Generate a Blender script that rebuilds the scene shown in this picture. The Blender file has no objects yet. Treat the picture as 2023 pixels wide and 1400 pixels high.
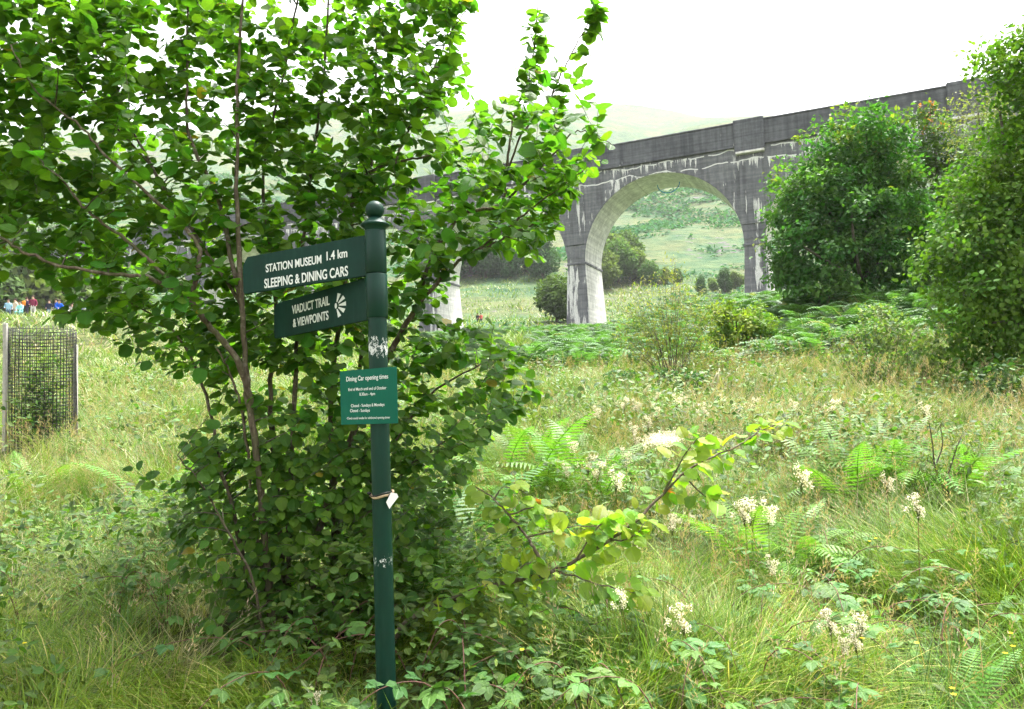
import bpy, bmesh, math, random
import numpy as np
from mathutils import Matrix, Vector
random.seed(7)
rng = np.random.default_rng(11)
sc = bpy.context.scene
COL = sc.collection
rad = math.radians

# ------------------------------------------------------------------ camera
F_PX, CX, CY = 1460.0, 1011.5, 700.0
PITCH, ROLL, EYE = rad(3.5), rad(-2.0), 1.65
cam_d = bpy.data.cameras.new('camera'); cam = bpy.data.objects.new('camera', cam_d); COL.objects.link(cam)
RM = Matrix.Rotation(math.pi/2+PITCH, 3, 'X') @ Matrix.Rotation(ROLL, 3, 'Z')
cam.matrix_world = Matrix.Translation((0, 0, EYE)) @ RM.to_4x4()
cam_d.sensor_width = 36.0; cam_d.lens = F_PX/2023*36
cam_d.clip_start = 0.05; cam_d.clip_end = 6000
sc.camera = cam

# ------------------------------------------------------------------ sky, sun, exposure
SUN_EL, SUN_DIR = rad(69), Vector((0.34, 0.42, 0))
wd = bpy.data.worlds.new('World'); sc.world = wd; wd.use_nodes = True
nt = wd.node_tree; nt.nodes.clear()
sky = nt.nodes.new('ShaderNodeTexSky'); sky.sky_type = 'NISHITA'; sky.sun_disc = False
sky.sun_elevation = SUN_EL; sky.sun_rotation = math.atan2(SUN_DIR.x, SUN_DIR.y)
sky.air_density = 1.0; sky.dust_density = 6.0; sky.ozone_density = 1.0
hs = nt.nodes.new('ShaderNodeHueSaturation'); hs.inputs['Saturation'].default_value = 0.12
bgn = nt.nodes.new('ShaderNodeBackground'); bgn.inputs['Strength'].default_value = 0.065
wo = nt.nodes.new('ShaderNodeOutputWorld')
nt.links.new(sky.outputs[0], hs.inputs['Color']); nt.links.new(hs.outputs[0], bgn.inputs[0]); nt.links.new(bgn.outputs[0], wo.inputs[0])
sd = bpy.data.lights.new('sun', 'SUN'); sd.energy = 1.5; sd.angle = rad(16); sd.color = (1, .97, .92)
sun = bpy.data.objects.new('sun', sd); COL.objects.link(sun)
sv = Vector((SUN_DIR.x, SUN_DIR.y, 0)).normalized()*math.cos(SUN_EL) + Vector((0, 0, math.sin(SUN_EL)))
sun.rotation_euler = sv.to_track_quat('Z', 'Y').to_euler(); sun.location = (30, 20, 60)
sc.view_settings.view_transform = 'Standard'; sc.view_settings.look = 'None'
sc.view_settings.exposure = 3.25; sc.view_settings.gamma = 1.0
sc.cycles.use_denoising = True; sc.cycles.denoiser = 'OPENIMAGEDENOISE'; sc.cycles.denoising_prefilter = 'NONE'
sc.cycles.max_bounces = 4; sc.cycles.diffuse_bounces = 2; sc.cycles.glossy_bounces = 1
sc.cycles.transmission_bounces = 3; sc.cycles.transparent_max_bounces = 4; sc.cycles.volume_bounces = 0
sc.cycles.caustics_reflective = False; sc.cycles.caustics_refractive = False
sc.cycles.use_adaptive_sampling = True; sc.cycles.adaptive_threshold = 0.02

# ------------------------------------------------------------------ helpers
NRM = np.array(RM)
def W(px, py, Y):
    """world point on the plane y=Y seen at a photo pixel"""
    d = NRM @ np.array([(px-CX)/F_PX, (CY-py)/F_PX, -1.0])
    return np.array([0, 0, EYE]) + d*(Y/d[1])
def sstep(a, b, x):
    t = np.clip((x-a)/(b-a), 0, 1); return t*t*(3-2*t)
def vnoise(x, y, seed=0):
    x = np.asarray(x, float); y = np.asarray(y, float)
    xi = np.floor(x).astype(np.int64); yi = np.floor(y).astype(np.int64); fx = x-xi; fy = y-yi
    def h(a, b):
        n = (a*374761393 + b*668265263 + seed*1442695041) & 0x7fffffff
        n = ((n ^ (n >> 13))*1274126177) & 0x7fffffff
        return ((n ^ (n >> 16)) & 0xffff)/65535.0
    fx = fx*fx*(3-2*fx); fy = fy*fy*(3-2*fy)
    return (h(xi, yi)*(1-fx)+h(xi+1, yi)*fx)*(1-fy)+(h(xi, yi+1)*(1-fx)+h(xi+1, yi+1)*fx)*fy
_py = np.array([-60, 0, 3.2, 5, 8, 11, 16, 26, 45, 74, 100, 130, 170, 250, 400, 600, 850, 1100, 1300])
_pz = np.array([-.3, 0, .02, .2, .62, 1.08, 1.72, 3.1, 5.7, 8.6, 11.8, 16.5, 27, 55, 118, 205, 318, 425, 470])
def gz(x, y):
    x = np.asarray(x, float); y = np.asarray(y, float)
    z = np.interp(y, _py, _pz)
    z = z + .35*sstep(3, 9, x)*sstep(12, 26, y)*4.0*(1-sstep(40, 60, y))*sstep(4, 12, x)   # bracken bank on the right
    z = z + 2.2*sstep(8, 30, -x)*sstep(25, 55, y)*(1-sstep(70, 95, y))                     # rise where people stand
    z = z + (vnoise(x*.35, y*.35, 3)-.5)*.22*sstep(2.5, 9, y)
    z = z + (vnoise(x*.06, y*.06, 5)-.5)*1.2*sstep(20, 60, y)
    z = z + (vnoise(x*.017+9, y*.017, 6)-.5)*14*sstep(110, 240, y) + (vnoise(x*.006, y*.006+4, 8)-.5)*60*sstep(200, 500, y)
    return z
def ground_at(px, py, lift=0.0, ymin=2.5, ymax=400):
    """ground point whose top (lift above it) is seen at the pixel"""
    y = ymin
    while y < ymax:
        p = W(px, py, y)
        if p[2] <= gz(p[0], y)+lift: break
        y *= 1.01
    p = W(px, py, y); return np.array([p[0], y, float(gz(p[0], y))])

def mesh_np(name, V, Fs, mat, col=None, luv=None, smooth=True):
    V = np.asarray(V, np.float32); Fs = np.asarray(Fs, np.int32)
    me = bpy.data.meshes.new(name)
    me.vertices.add(len(V)); me.vertices.foreach_set('co', V.ravel())
    k = Fs.shape[1]
    me.loops.add(Fs.size); me.loops.foreach_set('vertex_index', Fs.ravel())
    me.polygons.add(len(Fs)); me.polygons.foreach_set('loop_start', np.arange(0, Fs.size, k, dtype=np.int32))
    if not smooth: me.polygons.foreach_set('use_smooth', np.zeros(len(Fs), bool))
    if col is not None:
        a = me.attributes.new('Col', 'FLOAT_COLOR', 'POINT')
        c4 = np.ones((len(V), 4), np.float32); c4[:, :3] = col; a.data.foreach_set('color', c4.ravel())
    if luv is not None:
        a = me.attributes.new('luv', 'FLOAT_VECTOR', 'POINT')
        a.data.foreach_set('vector', np.asarray(luv, np.float32).ravel())
    me.update(calc_edges=True)
    for m in (mat if isinstance(mat, (list, tuple)) else [mat]): me.materials.append(m)
    return me
def obj(name, me, parent=None, loc=None, kind=None):
    o = bpy.data.objects.new(name, me); COL.objects.link(o)
    if parent is not None: o.parent = parent
    if loc is not None: o.location = loc
    if kind: o['kind'] = kind
    return o
def tag(o, label, cat, group=None):
    o['label'] = label; o['category'] = cat
    if group: o['group'] = group
    return o
def thing(name, label, cat, loc=(0, 0, 0), rz=0, group=None):
    o = bpy.data.objects.new(name, None); COL.objects.link(o); o.empty_display_size = .1
    o.location = loc; o.rotation_euler = (0, 0, rz)
    return tag(o, label, cat, group)
def copy_tree(o, parent=None):
    c = o.copy(); COL.objects.link(c)
    if parent is not None: c.parent = parent
    for ch in list(o.children): copy_tree(ch, c)
    return c
def norm(a): return a/np.maximum(np.linalg.norm(a, axis=-1, keepdims=True), 1e-9)
def frames(d, n):
    """rows: local x,y(along d),z(near n) -> (N,3,3) column matrices"""
    y = norm(d); x = norm(np.cross(y, n)); z = np.cross(x, y)
    return np.stack([x, y, z], axis=-1)
def scatter(T, TF, R, S, P):
    """instances of a template: verts (N*n,3), faces"""
    S = np.asarray(S, float)
    if S.ndim == 1: S = S[:, None].repeat(3, 1)
    V = np.einsum('nij,nkj->nki', R, T[None]*S[:, None, :]) + P[:, None, :]
    n = len(T); Fc = TF[None]+(np.arange(len(P))*n)[:, None, None]
    return V.reshape(-1, 3), Fc.reshape(-1, TF.shape[1])
class Soup:
    def __init__(s): s.V = []; s.F = []; s.C = []; s.L = []; s.n = 0
    def add(s, V, Fc, C, L=None):
        V = np.asarray(V, float); s.V.append(V); s.F.append(np.asarray(Fc)+s.n); s.n += len(V)
        C = np.asarray(C, float); s.C.append(np.broadcast_to(C, (len(V), 3)) if C.ndim == 1 else C)
        s.L.append(np.zeros((len(V), 3)) if L is None else L)
    def inst(s, T, TF, R, S, P, C, L=None):
        if len(P) == 0: return
        V, Fc = scatter(T, TF, R, S, P)
        s.add(V, Fc, np.repeat(np.broadcast_to(C, (len(P), 3)), len(T), 0), None if L is None else np.tile(L, (len(P), 1)))
    def mesh(s, name, mat):
        return mesh_np(name, np.concatenate(s.V), np.concatenate(s.F), mat, np.concatenate(s.C), np.concatenate(s.L))
def tube(P, r, k=6):
    """tapered tube along polyline, triangles"""
    P = np.asarray(P, float); n = len(P); r = np.broadcast_to(np.asarray(r, float), (n,))
    t = norm(np.gradient(P, axis=0)); ref = np.array([.31, .87, .38])
    x = norm(np.cross(t, ref)); y = np.cross(t, x)
    a = np.linspace(0, 2*np.pi, k, endpoint=False)
    V = P[:, None, :]+r[:, None, None]*(np.cos(a)[None, :, None]*x[:, None, :]+np.sin(a)[None, :, None]*y[:, None, :])
    Fc = []
    for i in range(n-1):
        for j in range(k):
            a0, a1, b0, b1 = i*k+j, i*k+(j+1) % k, (i+1)*k+j, (i+1)*k+(j+1) % k
            Fc += [(a0, a1, b1), (a0, b1, b0)]
    for j in range(1, k-1): Fc += [((n-1)*k, (n-1)*k+j, (n-1)*k+j+1)]
    return V.reshape(-1, 3), np.array(Fc)
def spline(P, m=6):
    """Catmull-Rom resample"""
    P = np.asarray(P, float); Q = np.vstack([2*P[0]-P[1], P, 2*P[-1]-P[-2]]); out = []
    for i in range(len(P)-1):
        p0, p1, p2, p3 = Q[i:i+4]
        for t in np.linspace(0, 1, m, endpoint=False):
            out.append(.5*((2*p1)+(p2-p0)*t+(2*p0-5*p1+4*p2-p3)*t*t+(3*p1-p0-3*p2+p3)*t**3))
    out.append(P[-1]); return np.array(out)
def bm_mesh(name, bm, mat):
    me = bpy.data.meshes.new(name); bmesh.ops.recalc_face_normals(bm, faces=bm.faces)
    bm.to_mesh(me); bm.free()
    for m in (mat if isinstance(mat, (list, tuple)) else [mat]): me.materials.append(m)
    return me
def prism(name, pts, thick, mat, bevel=0.0):
    """polygon in local x,z extruded along y by thick (front at y=0, back at +thick)"""
    bm = bmesh.new(); vs = [bm.verts.new((p[0], 0, p[1])) for p in pts]
    f = bm.faces.new(vs); r = bmesh.ops.extrude_face_region(bm, geom=[f])
    bmesh.ops.translate(bm, vec=(0, thick, 0), verts=[v for v in r['geom'] if isinstance(v, bmesh.types.BMVert)])
    if bevel: bmesh.ops.bevel(bm, geom=bm.edges[:], offset=bevel, segments=2, affect='EDGES')
    me = bm_mesh(name, bm, mat); me.polygons.foreach_set('use_smooth', np.zeros(len(me.polygons), bool)); return me
def lathe(name, prof, mat, k=32):
    V = []; Fc = []
    for r, z in prof:
        for j in range(k):
            a = 2*math.pi*j/k; V.append((r*math.cos(a), r*math.sin(a), z))
    for i in range(len(prof)-1):
        for j in range(k): Fc.append((i*k+j, i*k+(j+1) % k, (i+1)*k+(j+1) % k, (i+1)*k+j))
    return mesh_np(name, V, Fc, mat)
def box_mesh(name, lo, hi, mat, bevel=0.0):
    bm = bmesh.new(); bmesh.ops.create_cube(bm, size=1)
    for v in bm.verts: v.co = Vector([(lo[i]+hi[i])/2+v.co[i]*(hi[i]-lo[i]) for i in range(3)])
    if bevel: bmesh.ops.bevel(bm, geom=bm.edges[:], offset=bevel, segments=1, affect='EDGES')
    me = bm_mesh(name, bm, mat); me.polygons.foreach_set('use_smooth', np.zeros(len(me.polygons), bool)); return me

# ------------------------------------------------------------------ materials
class NT:
    def __init__(s, name):
        s.m = bpy.data.materials.new(name); s.m.use_nodes = True; s.t = s.m.node_tree; s.t.nodes.clear()
        s.out = s.t.nodes.new('ShaderNodeOutputMaterial')
    def n(s, typ, **kw):
        nd = s.t.nodes.new('ShaderNode'+typ)
        for k, v in kw.items():
            if k in nd.inputs: s.set(nd.inputs[k], v)
            else: setattr(nd, k, v)
        return nd
    def set(s, inp, v):
        if isinstance(v, bpy.types.NodeSocket): s.t.links.new(v, inp)
        else: inp.default_value = v
    def math(s, op, a, b=0.0, c=0.0):
        nd = s.t.nodes.new('ShaderNodeMath'); nd.operation = op
        for i, v in enumerate((a, b, c)): s.set(nd.inputs[i], v)
        return nd.outputs[0]
    def mix(s, f, a, b, mode='MIX'):
        nd = s.t.nodes.new('ShaderNodeMix'); nd.data_type = 'RGBA'; nd.blend_type = mode
        s.set(nd.inputs[0], f); s.set(nd.inputs[6], a); s.set(nd.inputs[7], b); return nd.outputs[2]
    def ramp(s, f, stops):
        nd = s.t.nodes.new('ShaderNodeValToRGB'); e = nd.color_ramp.elements
        while len(e) < len(stops): e.new(.5)
        for el, (p, c) in zip(e, stops): el.position = p; el.color = c if len(c) == 4 else (*c, 1)
        s.set(nd.inputs[0], f); return nd.outputs[0]
    def noise(s, vec, scale, detail=4, rough=.55):
        nd = s.n('TexNoise'); s.set(nd.inputs['Vector'], vec); nd.inputs['Scale'].default_value = scale
        nd.inputs['Detail'].default_value = detail; nd.inputs['Roughness'].default_value = rough; return nd.outputs[0]
    def mapping(s, vec, sc_=(1, 1, 1), loc=(0, 0, 0)):
        nd = s.n('Mapping'); s.set(nd.inputs[0], vec); nd.inputs['Scale'].default_value = sc_; nd.inputs['Location'].default_value = loc
        return nd.outputs[0]
    def bump(s, h, strength=.3, dist=.01):
        nd = s.n('Bump'); s.set(nd.inputs['Height'], h); nd.inputs['Strength'].default_value = strength; nd.inputs['Distance'].default_value = dist
        return nd.outputs[0]
    def pbr(s, color, rough=.6, spec=.4, normal=None, metal=0.0):
        b = s.n('BsdfPrincipled'); s.set(b.inputs['Base Color'], color); s.set(b.inputs['Roughness'], rough)
        b.inputs['Specular IOR Level'].default_value = spec; b.inputs['Metallic'].default_value = metal
        if normal is not None: s.set(b.inputs['Normal'], normal)
        return b.outputs[0]
    def done(s, sh): s.t.links.new(sh, s.out.inputs['Surface']); return s.m
def c4(r, g, b): return (r, g, b, 1)

def leaf_material(name, trans=.35, rough=.42, spec=.4, veins=True, tcol=(1.5, 1.75, .55)):
    t = NT(name)
    at = t.n('Attribute', attribute_name='Col'); oi = t.n('ObjectInfo')
    hsv = t.n('HueSaturation'); t.set(hsv.inputs['Color'], at.outputs['Color'])
    t.set(hsv.inputs['Hue'], t.math('ADD', .485, t.math('MULTIPLY', oi.outputs['Random'], .03)))
    t.set(hsv.inputs['Value'], t.math('ADD', .8, t.math('MULTIPLY', oi.outputs['Random'], .45)))
    col = hsv.outputs[0]; nrm = None
    geo = t.n('NewGeometry')
    col = t.mix(t.math('MULTIPLY', t.noise(geo.outputs['Position'], 38, 3), .35), col, t.mix(1.0, col, c4(1.5, 1.35, .7), 'MULTIPLY'))
    if veins:
        lu = t.n('Attribute', attribute_name='luv'); sep = t.n('SeparateXYZ'); t.set(sep.inputs[0], lu.outputs['Vector'])
        au = t.math('ABSOLUTE', sep.outputs[0])
        ph = t.math('MULTIPLY', t.math('SUBTRACT', sep.outputs[1], t.math('MULTIPLY', au, .32)), 52.0)
        rib = t.math('POWER', t.math('ABSOLUTE', t.math('SINE', ph)), .6)
        mid = t.math('SMOOTH_MIN', t.math('MULTIPLY', au, 14), 1.0, .2)
        h = t.math('MULTIPLY', rib, mid); nrm = t.bump(h, .55, .004)
        col = t.mix(t.math('MULTIPLY', t.math('SUBTRACT', 1.0, h), .3), col, t.mix(1.0, col, c4(1.7, 1.5, 1.2), 'MULTIPLY'))
    p = t.pbr(col, rough, spec, nrm)
    tr = t.n('BsdfTranslucent'); t.set(tr.inputs['Color'], t.mix(1.0, col, c4(*tcol), 'MULTIPLY'))
    mx = t.n('MixShader'); mx.inputs[0].default_value = trans
    t.t.links.new(p, mx.inputs[1]); t.t.links.new(tr.outputs[0], mx.inputs[2])
    return t.done(mx.outputs[0])
M = {}
M['hazel'] = leaf_material('hazel_leaf', .46, .42, .36)
M['leaf'] = leaf_material('tree_leaf', .35, .6, .2, veins=False)
M['bramble'] = leaf_material('bramble_leaf', .28, .42, .35)
M['grass'] = leaf_material('grass_blade', .22, .5, .3, veins=False, tcol=(1.4, 1.5, .6))
M['fern'] = leaf_material('fern_frond', .4, .5, .3, veins=False)
M['far'] = leaf_material('far_leaf', .25, .95, .03, veins=False)
M['petal'] = leaf_material('flower_petal', .3, .7, .2, veins=False, tcol=(1, 1, .9))
def bark_material(name, a, b, moss=.25):
    t = NT(name); tc = t.n('TexCoord'); v = tc.outputs['Object']
    n1 = t.noise(t.mapping(v, (60, 60, 14)), 1, 5); n2 = t.noise(v, 9, 4)
    col = t.ramp(n1, [(.3, a), (.7, b)])
    col = t.mix(t.math('MULTIPLY', t.ramp(n2, [(.48, (0, 0, 0)), (.62, (1, 1, 1))]), moss), col, c4(.08, .11, .03))
    pale = t.ramp(t.noise(v, 23, 3), [(.56, (0, 0, 0)), (.64, (1, 1, 1))])
    col = t.mix(t.math('MULTIPLY', pale, .5), col, c4(.26, .23, .18))
    return t.done(t.pbr(col, .85, .2, t.bump(n1, .6, .006)))
M['bark'] = bark_material('hazel_bark', (.05, .036, .024), (.16, .125, .09))
M['bark_dark'] = bark_material('dark_bark', (.035, .028, .022), (.12, .1, .075), .4)

def ground_material():
    t = NT('meadow_ground'); geo = t.n('NewGeometry'); p = geo.outputs['Position']
    sep = t.n('SeparateXYZ'); t.set(sep.inputs[0], p)
    n1 = t.noise(p, .9, 6); n2 = t.noise(p, .035, 6, .62); n3 = t.noise(p, .012, 5)
    near = t.ramp(n1, [(.3, (.03, .035, .012)), (.55, (.075, .09, .025)), (.75, (.14, .12, .05))])
    hill = t.ramp(n2, [(.36, (.022, .07, .033)), (.47, (.04, .095, .042)), (.54, (.09, .105, .042)), (.66, (.13, .115, .052))])
    fine = t.noise(p, .22, 6, .7)
    hill = t.mix(.55, hill, t.ramp(fine, [(.38, (.02, .06, .028)), (.6, (.11, .135, .058))]))
    rock = t.ramp(t.math('MULTIPLY', t.noise(p, .05, 8, .7), t.noise(p, .3, 4)), [(.335, (0, 0, 0)), (.37, (1, 1, 1))])
    hill = t.mix(rock, hill, c4(.11, .10, .10))
    far = t.ramp(t.math('DIVIDE', sep.outputs[1], 100.0), [(.35, (0, 0, 0)), (.8, (1, 1, 1))])
    col = t.mix(far, near, hill)
    return t.done(t.pbr(col, .95, .1, t.bump(fine, .9, 2.0)))
M['ground'] = ground_material()

def concrete_material(name, base_a, base_b, lime, lime_scale=1.0, board=True, drips=()):
    t = NT(name); tc = t.n('TexCoord'); v = tc.outputs['Object']; sep = t.n('SeparateXYZ'); t.set(sep.inputs[0], v)
    n1 = t.noise(v, .35, 6, .65); n2 = t.noise(v, 2.2, 6, .7); fine = t.noise(v, 14, 4, .7)
    streak = t.noise(t.mapping(v, (2.6, 2.6, .16)), 1, 5, .6)
    col = t.ramp(n1, [(.3, base_a), (.7, base_b)])
    col = t.mix(.45, col, t.ramp(streak, [(.3, tuple(c*.55 for c in base_a)), (.7, tuple(c*1.15 for c in base_b))]))
    col = t.mix(.5, col, t.mix(1.0, col, t.ramp(n2, [(.25, (.5, .5, .52)), (.75, (1.45, 1.45, 1.42))]), 'MULTIPLY'))
    if board:   # cast-lift lines
        zz = t.math('ADD', t.math('MULTIPLY', sep.outputs[2], 1.6), t.math('MULTIPLY', n1, .25))
        fr = t.math('FRACT', zz); ln = t.ramp(fr, [(0, (1, 1, 1)), (.06, (0, 0, 0))])
        col = t.mix(t.math('MULTIPLY', ln, .55), col, tuple(c*.45 for c in base_a)+(1,))
        cell = t.noise(t.mapping(v, (.05, .05, 1.6)), 3.1, 0)
        col = t.mix(.35, col, t.mix(1.0, col, t.ramp(cell, [(.3, (.65, .65, .68)), (.7, (1.3, 1.3, 1.28))]), 'MULTIPLY'))
    # lime leaching: vertical runs, broken up
    runs = t.noise(t.mapping(v, (1.9, 1.9, .13), (3, 0, 1)), lime_scale, 6, .72)
    blot = t.noise(t.mapping(v, (.45, .45, .3)), 1, 3)
    runm = t.ramp(t.math('MULTIPLY', runs, t.math('ADD', blot, .45)), [(lime, (0, 0, 0)), (lime+.035, (1, 1, 1))])
    col = t.mix(t.math('MULTIPLY', runm, t.ramp(fine, [(.3, (.4, .4, .4)), (.6, (1, 1, 1))])), col, c4(.7, .7, .68))
    for q, z0 in enumerate(drips):
        xv = t.n('CombineXYZ'); t.set(xv.inputs[0], sep.outputs[0]); xv.inputs[1].default_value = 3.7*q
        edge = t.math('ADD', z0, t.math('MULTIPLY', t.math('SUBTRACT', t.noise(xv.outputs[0], .35, 2), .5), 1.3))
        d = t.math('SUBTRACT', edge, sep.outputs[2])
        ln = t.math('MULTIPLY', t.math('SUBTRACT', t.noise(xv.outputs[0], 2.2, 4, .75), .5), 9.0)
        inside = t.math('MULTIPLY', t.math('GREATER_THAN', d, 0.0), t.math('LESS_THAN', d, ln))
        area = t.math('GREATER_THAN', t.noise(xv.outputs[0], .16, 2), .47)
        band = t.math('MULTIPLY', t.math('MULTIPLY', t.math('GREATER_THAN', d, 0.0), t.math('LESS_THAN', d, .11)), t.math('GREATER_THAN', t.noise(xv.outputs[0], .55, 3), .46))
        mk = t.math('MAXIMUM', t.math('MULTIPLY', inside, area), band)
        col = t.mix(t.math('MULTIPLY', mk, t.ramp(t.noise(v, 5, 5, .75), [(.30, (.2, .2, .2)), (.46, (.95, .95, .95))])), col, c4(.7, .7, .68))
    return t.done(t.pbr(col, .9, .15, t.bump(n2, .35, .05)))
M['concrete'] = concrete_material('dark_concrete', (.09, .093, .104), (.215, .22, .235), .585, drips=(23.8, 22.85))
M['concrete_pier'] = concrete_material('streaked_concrete', (.085, .087, .097), (.21, .213, .228), .47)
M['concrete_pale'] = concrete_material('lime_white_concrete', (.5, .49, .46), (.74, .73, .7), .60, board=True)
M['parapet'] = concrete_material('stained_parapet_concrete', (.06, .063, .073), (.145, .15, .165), .66)

def paint_material(name, base, rough=.38, chips=0.0, grime=.4):
    t = NT(name); tc = t.n('TexCoord'); v = tc.outputs['Object']
    n1 = t.noise(v, 7, 5, .6); run = t.noise(t.mapping(v, (45, 45, 3)), 1, 4)
    col = t.mix(t.math('MULTIPLY', t.ramp(n1, [(.4, (0, 0, 0)), (.7, (1, 1, 1))]), grime), c4(*base), c4(base[0]*.45+.004, base[1]*.5, base[2]*.5))
    col = t.mix(t.math('MULTIPLY', t.ramp(run, [(.5, (0, 0, 0)), (.75, (1, 1, 1))]), .35), col, c4(base[0]*1.6+.012, base[1]*1.35+.01, base[2]*1.4+.012))
    if chips:
        ch = t.noise(t.mapping(v, (55, 55, 30)), 1, 5, .75); sz = t.n('SeparateXYZ'); t.set(sz.inputs[0], v)
        w1 = t.math('SUBTRACT', 1.0, t.math('DIVIDE', t.math('ABSOLUTE', t.math('SUBTRACT', sz.outputs[2], 1.87)), .13))
        w2 = t.math('SUBTRACT', .75, t.math('DIVIDE', t.math('ABSOLUTE', t.math('SUBTRACT', sz.outputs[2], .85)), .15))
        area = t.math('MAXIMUM', t.math('MAXIMUM', w1, w2), 0.0)
        mk = t.ramp(t.math('MULTIPLY', ch, t.math('ADD', area, .42)), [(chips, (0, 0, 0)), (chips+.02, (1, 1, 1))])
        col = t.mix(mk, col, c4(.62, .63, .62))
    r = t.math('ADD', rough-.08, t.math('MULTIPLY', n1, .2))
    return t.done(t.pbr(col, r, .22, t.bump(t.noise(v, 60, 3), .05, .002)))
M['post'] = paint_material('dark_green_paint', (.004, .034, .022), .4, .62)
M['arm'] = paint_material('sign_green_paint', (.002, .034, .023), .6, 0, .45)
M['notice'] = paint_material('notice_green', (.0, .10, .062), .45, 0, .12)
def plain(name, c, rough=.6, spec=.3, nscale=20, amt=.25, metal=0.0):
    t = NT(name); tc = t.n('TexCoord'); n = t.noise(tc.outputs['Object'], nscale, 4)
    col = t.mix(n, c4(*[x*(1-amt) for x in c]), c4(*[min(1, x*(1+amt)) for x in c]))
    return t.done(t.pbr(col, rough, spec, None, metal))
M['white'] = plain('white_lettering', (.80, .81, .79), .5, .3, 30, .06)
M['rope'] = plain('sisal_rope', (.42, .31, .2), .9, .1, 200, .4)
M['tagcard'] = plain('white_card', (.75, .74, .7), .7, .2, 30, .06)
M['black'] = plain('black_plastic', (.012, .012, .012), .5, .4)
M['stake'] = plain('weathered_stake', (.42, .4, .36), .9, .1, 25, .35)
M['skin'] = plain('skin', (.55, .34, .25), .6, .3)
M['blue_hose'] = plain('blue_plastic', (.02, .22, .5), .5, .4)

# ------------------------------------------------------------------ templates
def leaf_template(rows, fold=.12, curl=.25, jag=0.0, seed=0, length=1.0):
    """rows: (t, halfwidth). local y along, x across, z up. returns T, F, luv"""
    r = random.Random(seed); V = []; L = []; Fc = []
    for i, (t, w) in enumerate(rows):
        z = -curl*t*t*length
        j = 1 + (jag if i % 2 else -jag) if 0 < i < len(rows)-1 else 1
        wl = w*j*(1+r.uniform(-.06, .06)); wr = w*j*(1+r.uniform(-.06, .06))
        wob = r.uniform(-.03, .03)
        V += [(-wl, t*length-.03*w, z+fold*wl+wob), (0, t*length, z), (wr, t*length-.03*w, z+fold*wr-wob)]
        L += [(-wl, t, 0), (0, t, 0), (wr, t, 0)]
    for i in range(len(rows)-1):
        a = i*3; b = a+3
        Fc += [(a, a+1, b+1), (a, b+1, b), (a+1, a+2, b+2), (a+1, b+2, b+1)]
    return np.array(V), np.array(Fc), np.array(L)
HZ_ROWS = [(0, .02), (.06, .27), (.2, .41), (.34, .44), (.5, .47), (.64, .44), (.76, .36), (.87, .24), (.94, .07), (1.02, .0)]
HZ_LITE = [HZ_ROWS[i] for i in (0, 1, 3, 4, 6, 7, 8)]
HAZEL_LITE = [leaf_template(HZ_LITE, f, c, .03, s) for s, (f, c) in enumerate([(.2, .22), (.05, .42), (.34, .12), (-.12, .32), (.25, .55), (.12, .05)])]
HAZEL = [leaf_template(HZ_ROWS, f, c, .055, s) for s, (f, c) in enumerate([(.2, .22), (.05, .42), (.34, .12), (-.12, .32), (.25, .55), (.12, .05)])]
OVAL = leaf_template([(0, .02), (.25, .3), (.6, .3), (1, .0)], .15, .2, 0, 3)
LANCE = leaf_template([(0, .02), (.35, .14), (.7, .11), (1, .0)], .15, .25, 0, 4)
LEAFLET = [leaf_template([(0, .03), (.15, .26), (.35, .36), (.6, .32), (.82, .17), (1, 0)], f, c, .07, 20+s) for s, (f, c) in enumerate([(.2, .2), (.05, .35), (.3, .1)])]

def trifoliate(k):
    """bramble leaf: three leaflets on a stalk, unit size"""
    T, Fc, L = LEAFLET[k % 3]; S = Soup()
    specs = [(0, 0.28, .62, 0), (62, .2, .5, .05), (-62, .2, .5, .05)]
    if k % 2: specs += [(115, .14, .38, .04), (-115, .14, .38, .04)]
    for ang, off, s, dz in specs:
        a = rad(ang); d = np.array([[math.sin(a), math.cos(a), -.1]]); n = np.array([[0, 0, 1.0]])
        S.inst(T, Fc, frames(d, n), np.array([s]), np.array([[math.sin(a)*.04, off, dz*0]]), np.array([1, 1, 1.0]), L)
    v, f = tube([(0, 0, 0), (0, .3, 0)], .012, 3); S.add(v, f, (1, 1, 1))
    return np.concatenate(S.V), np.concatenate(S.F), np.concatenate(S.L)
TRI = [trifoliate(k) for k in range(4)]

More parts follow.
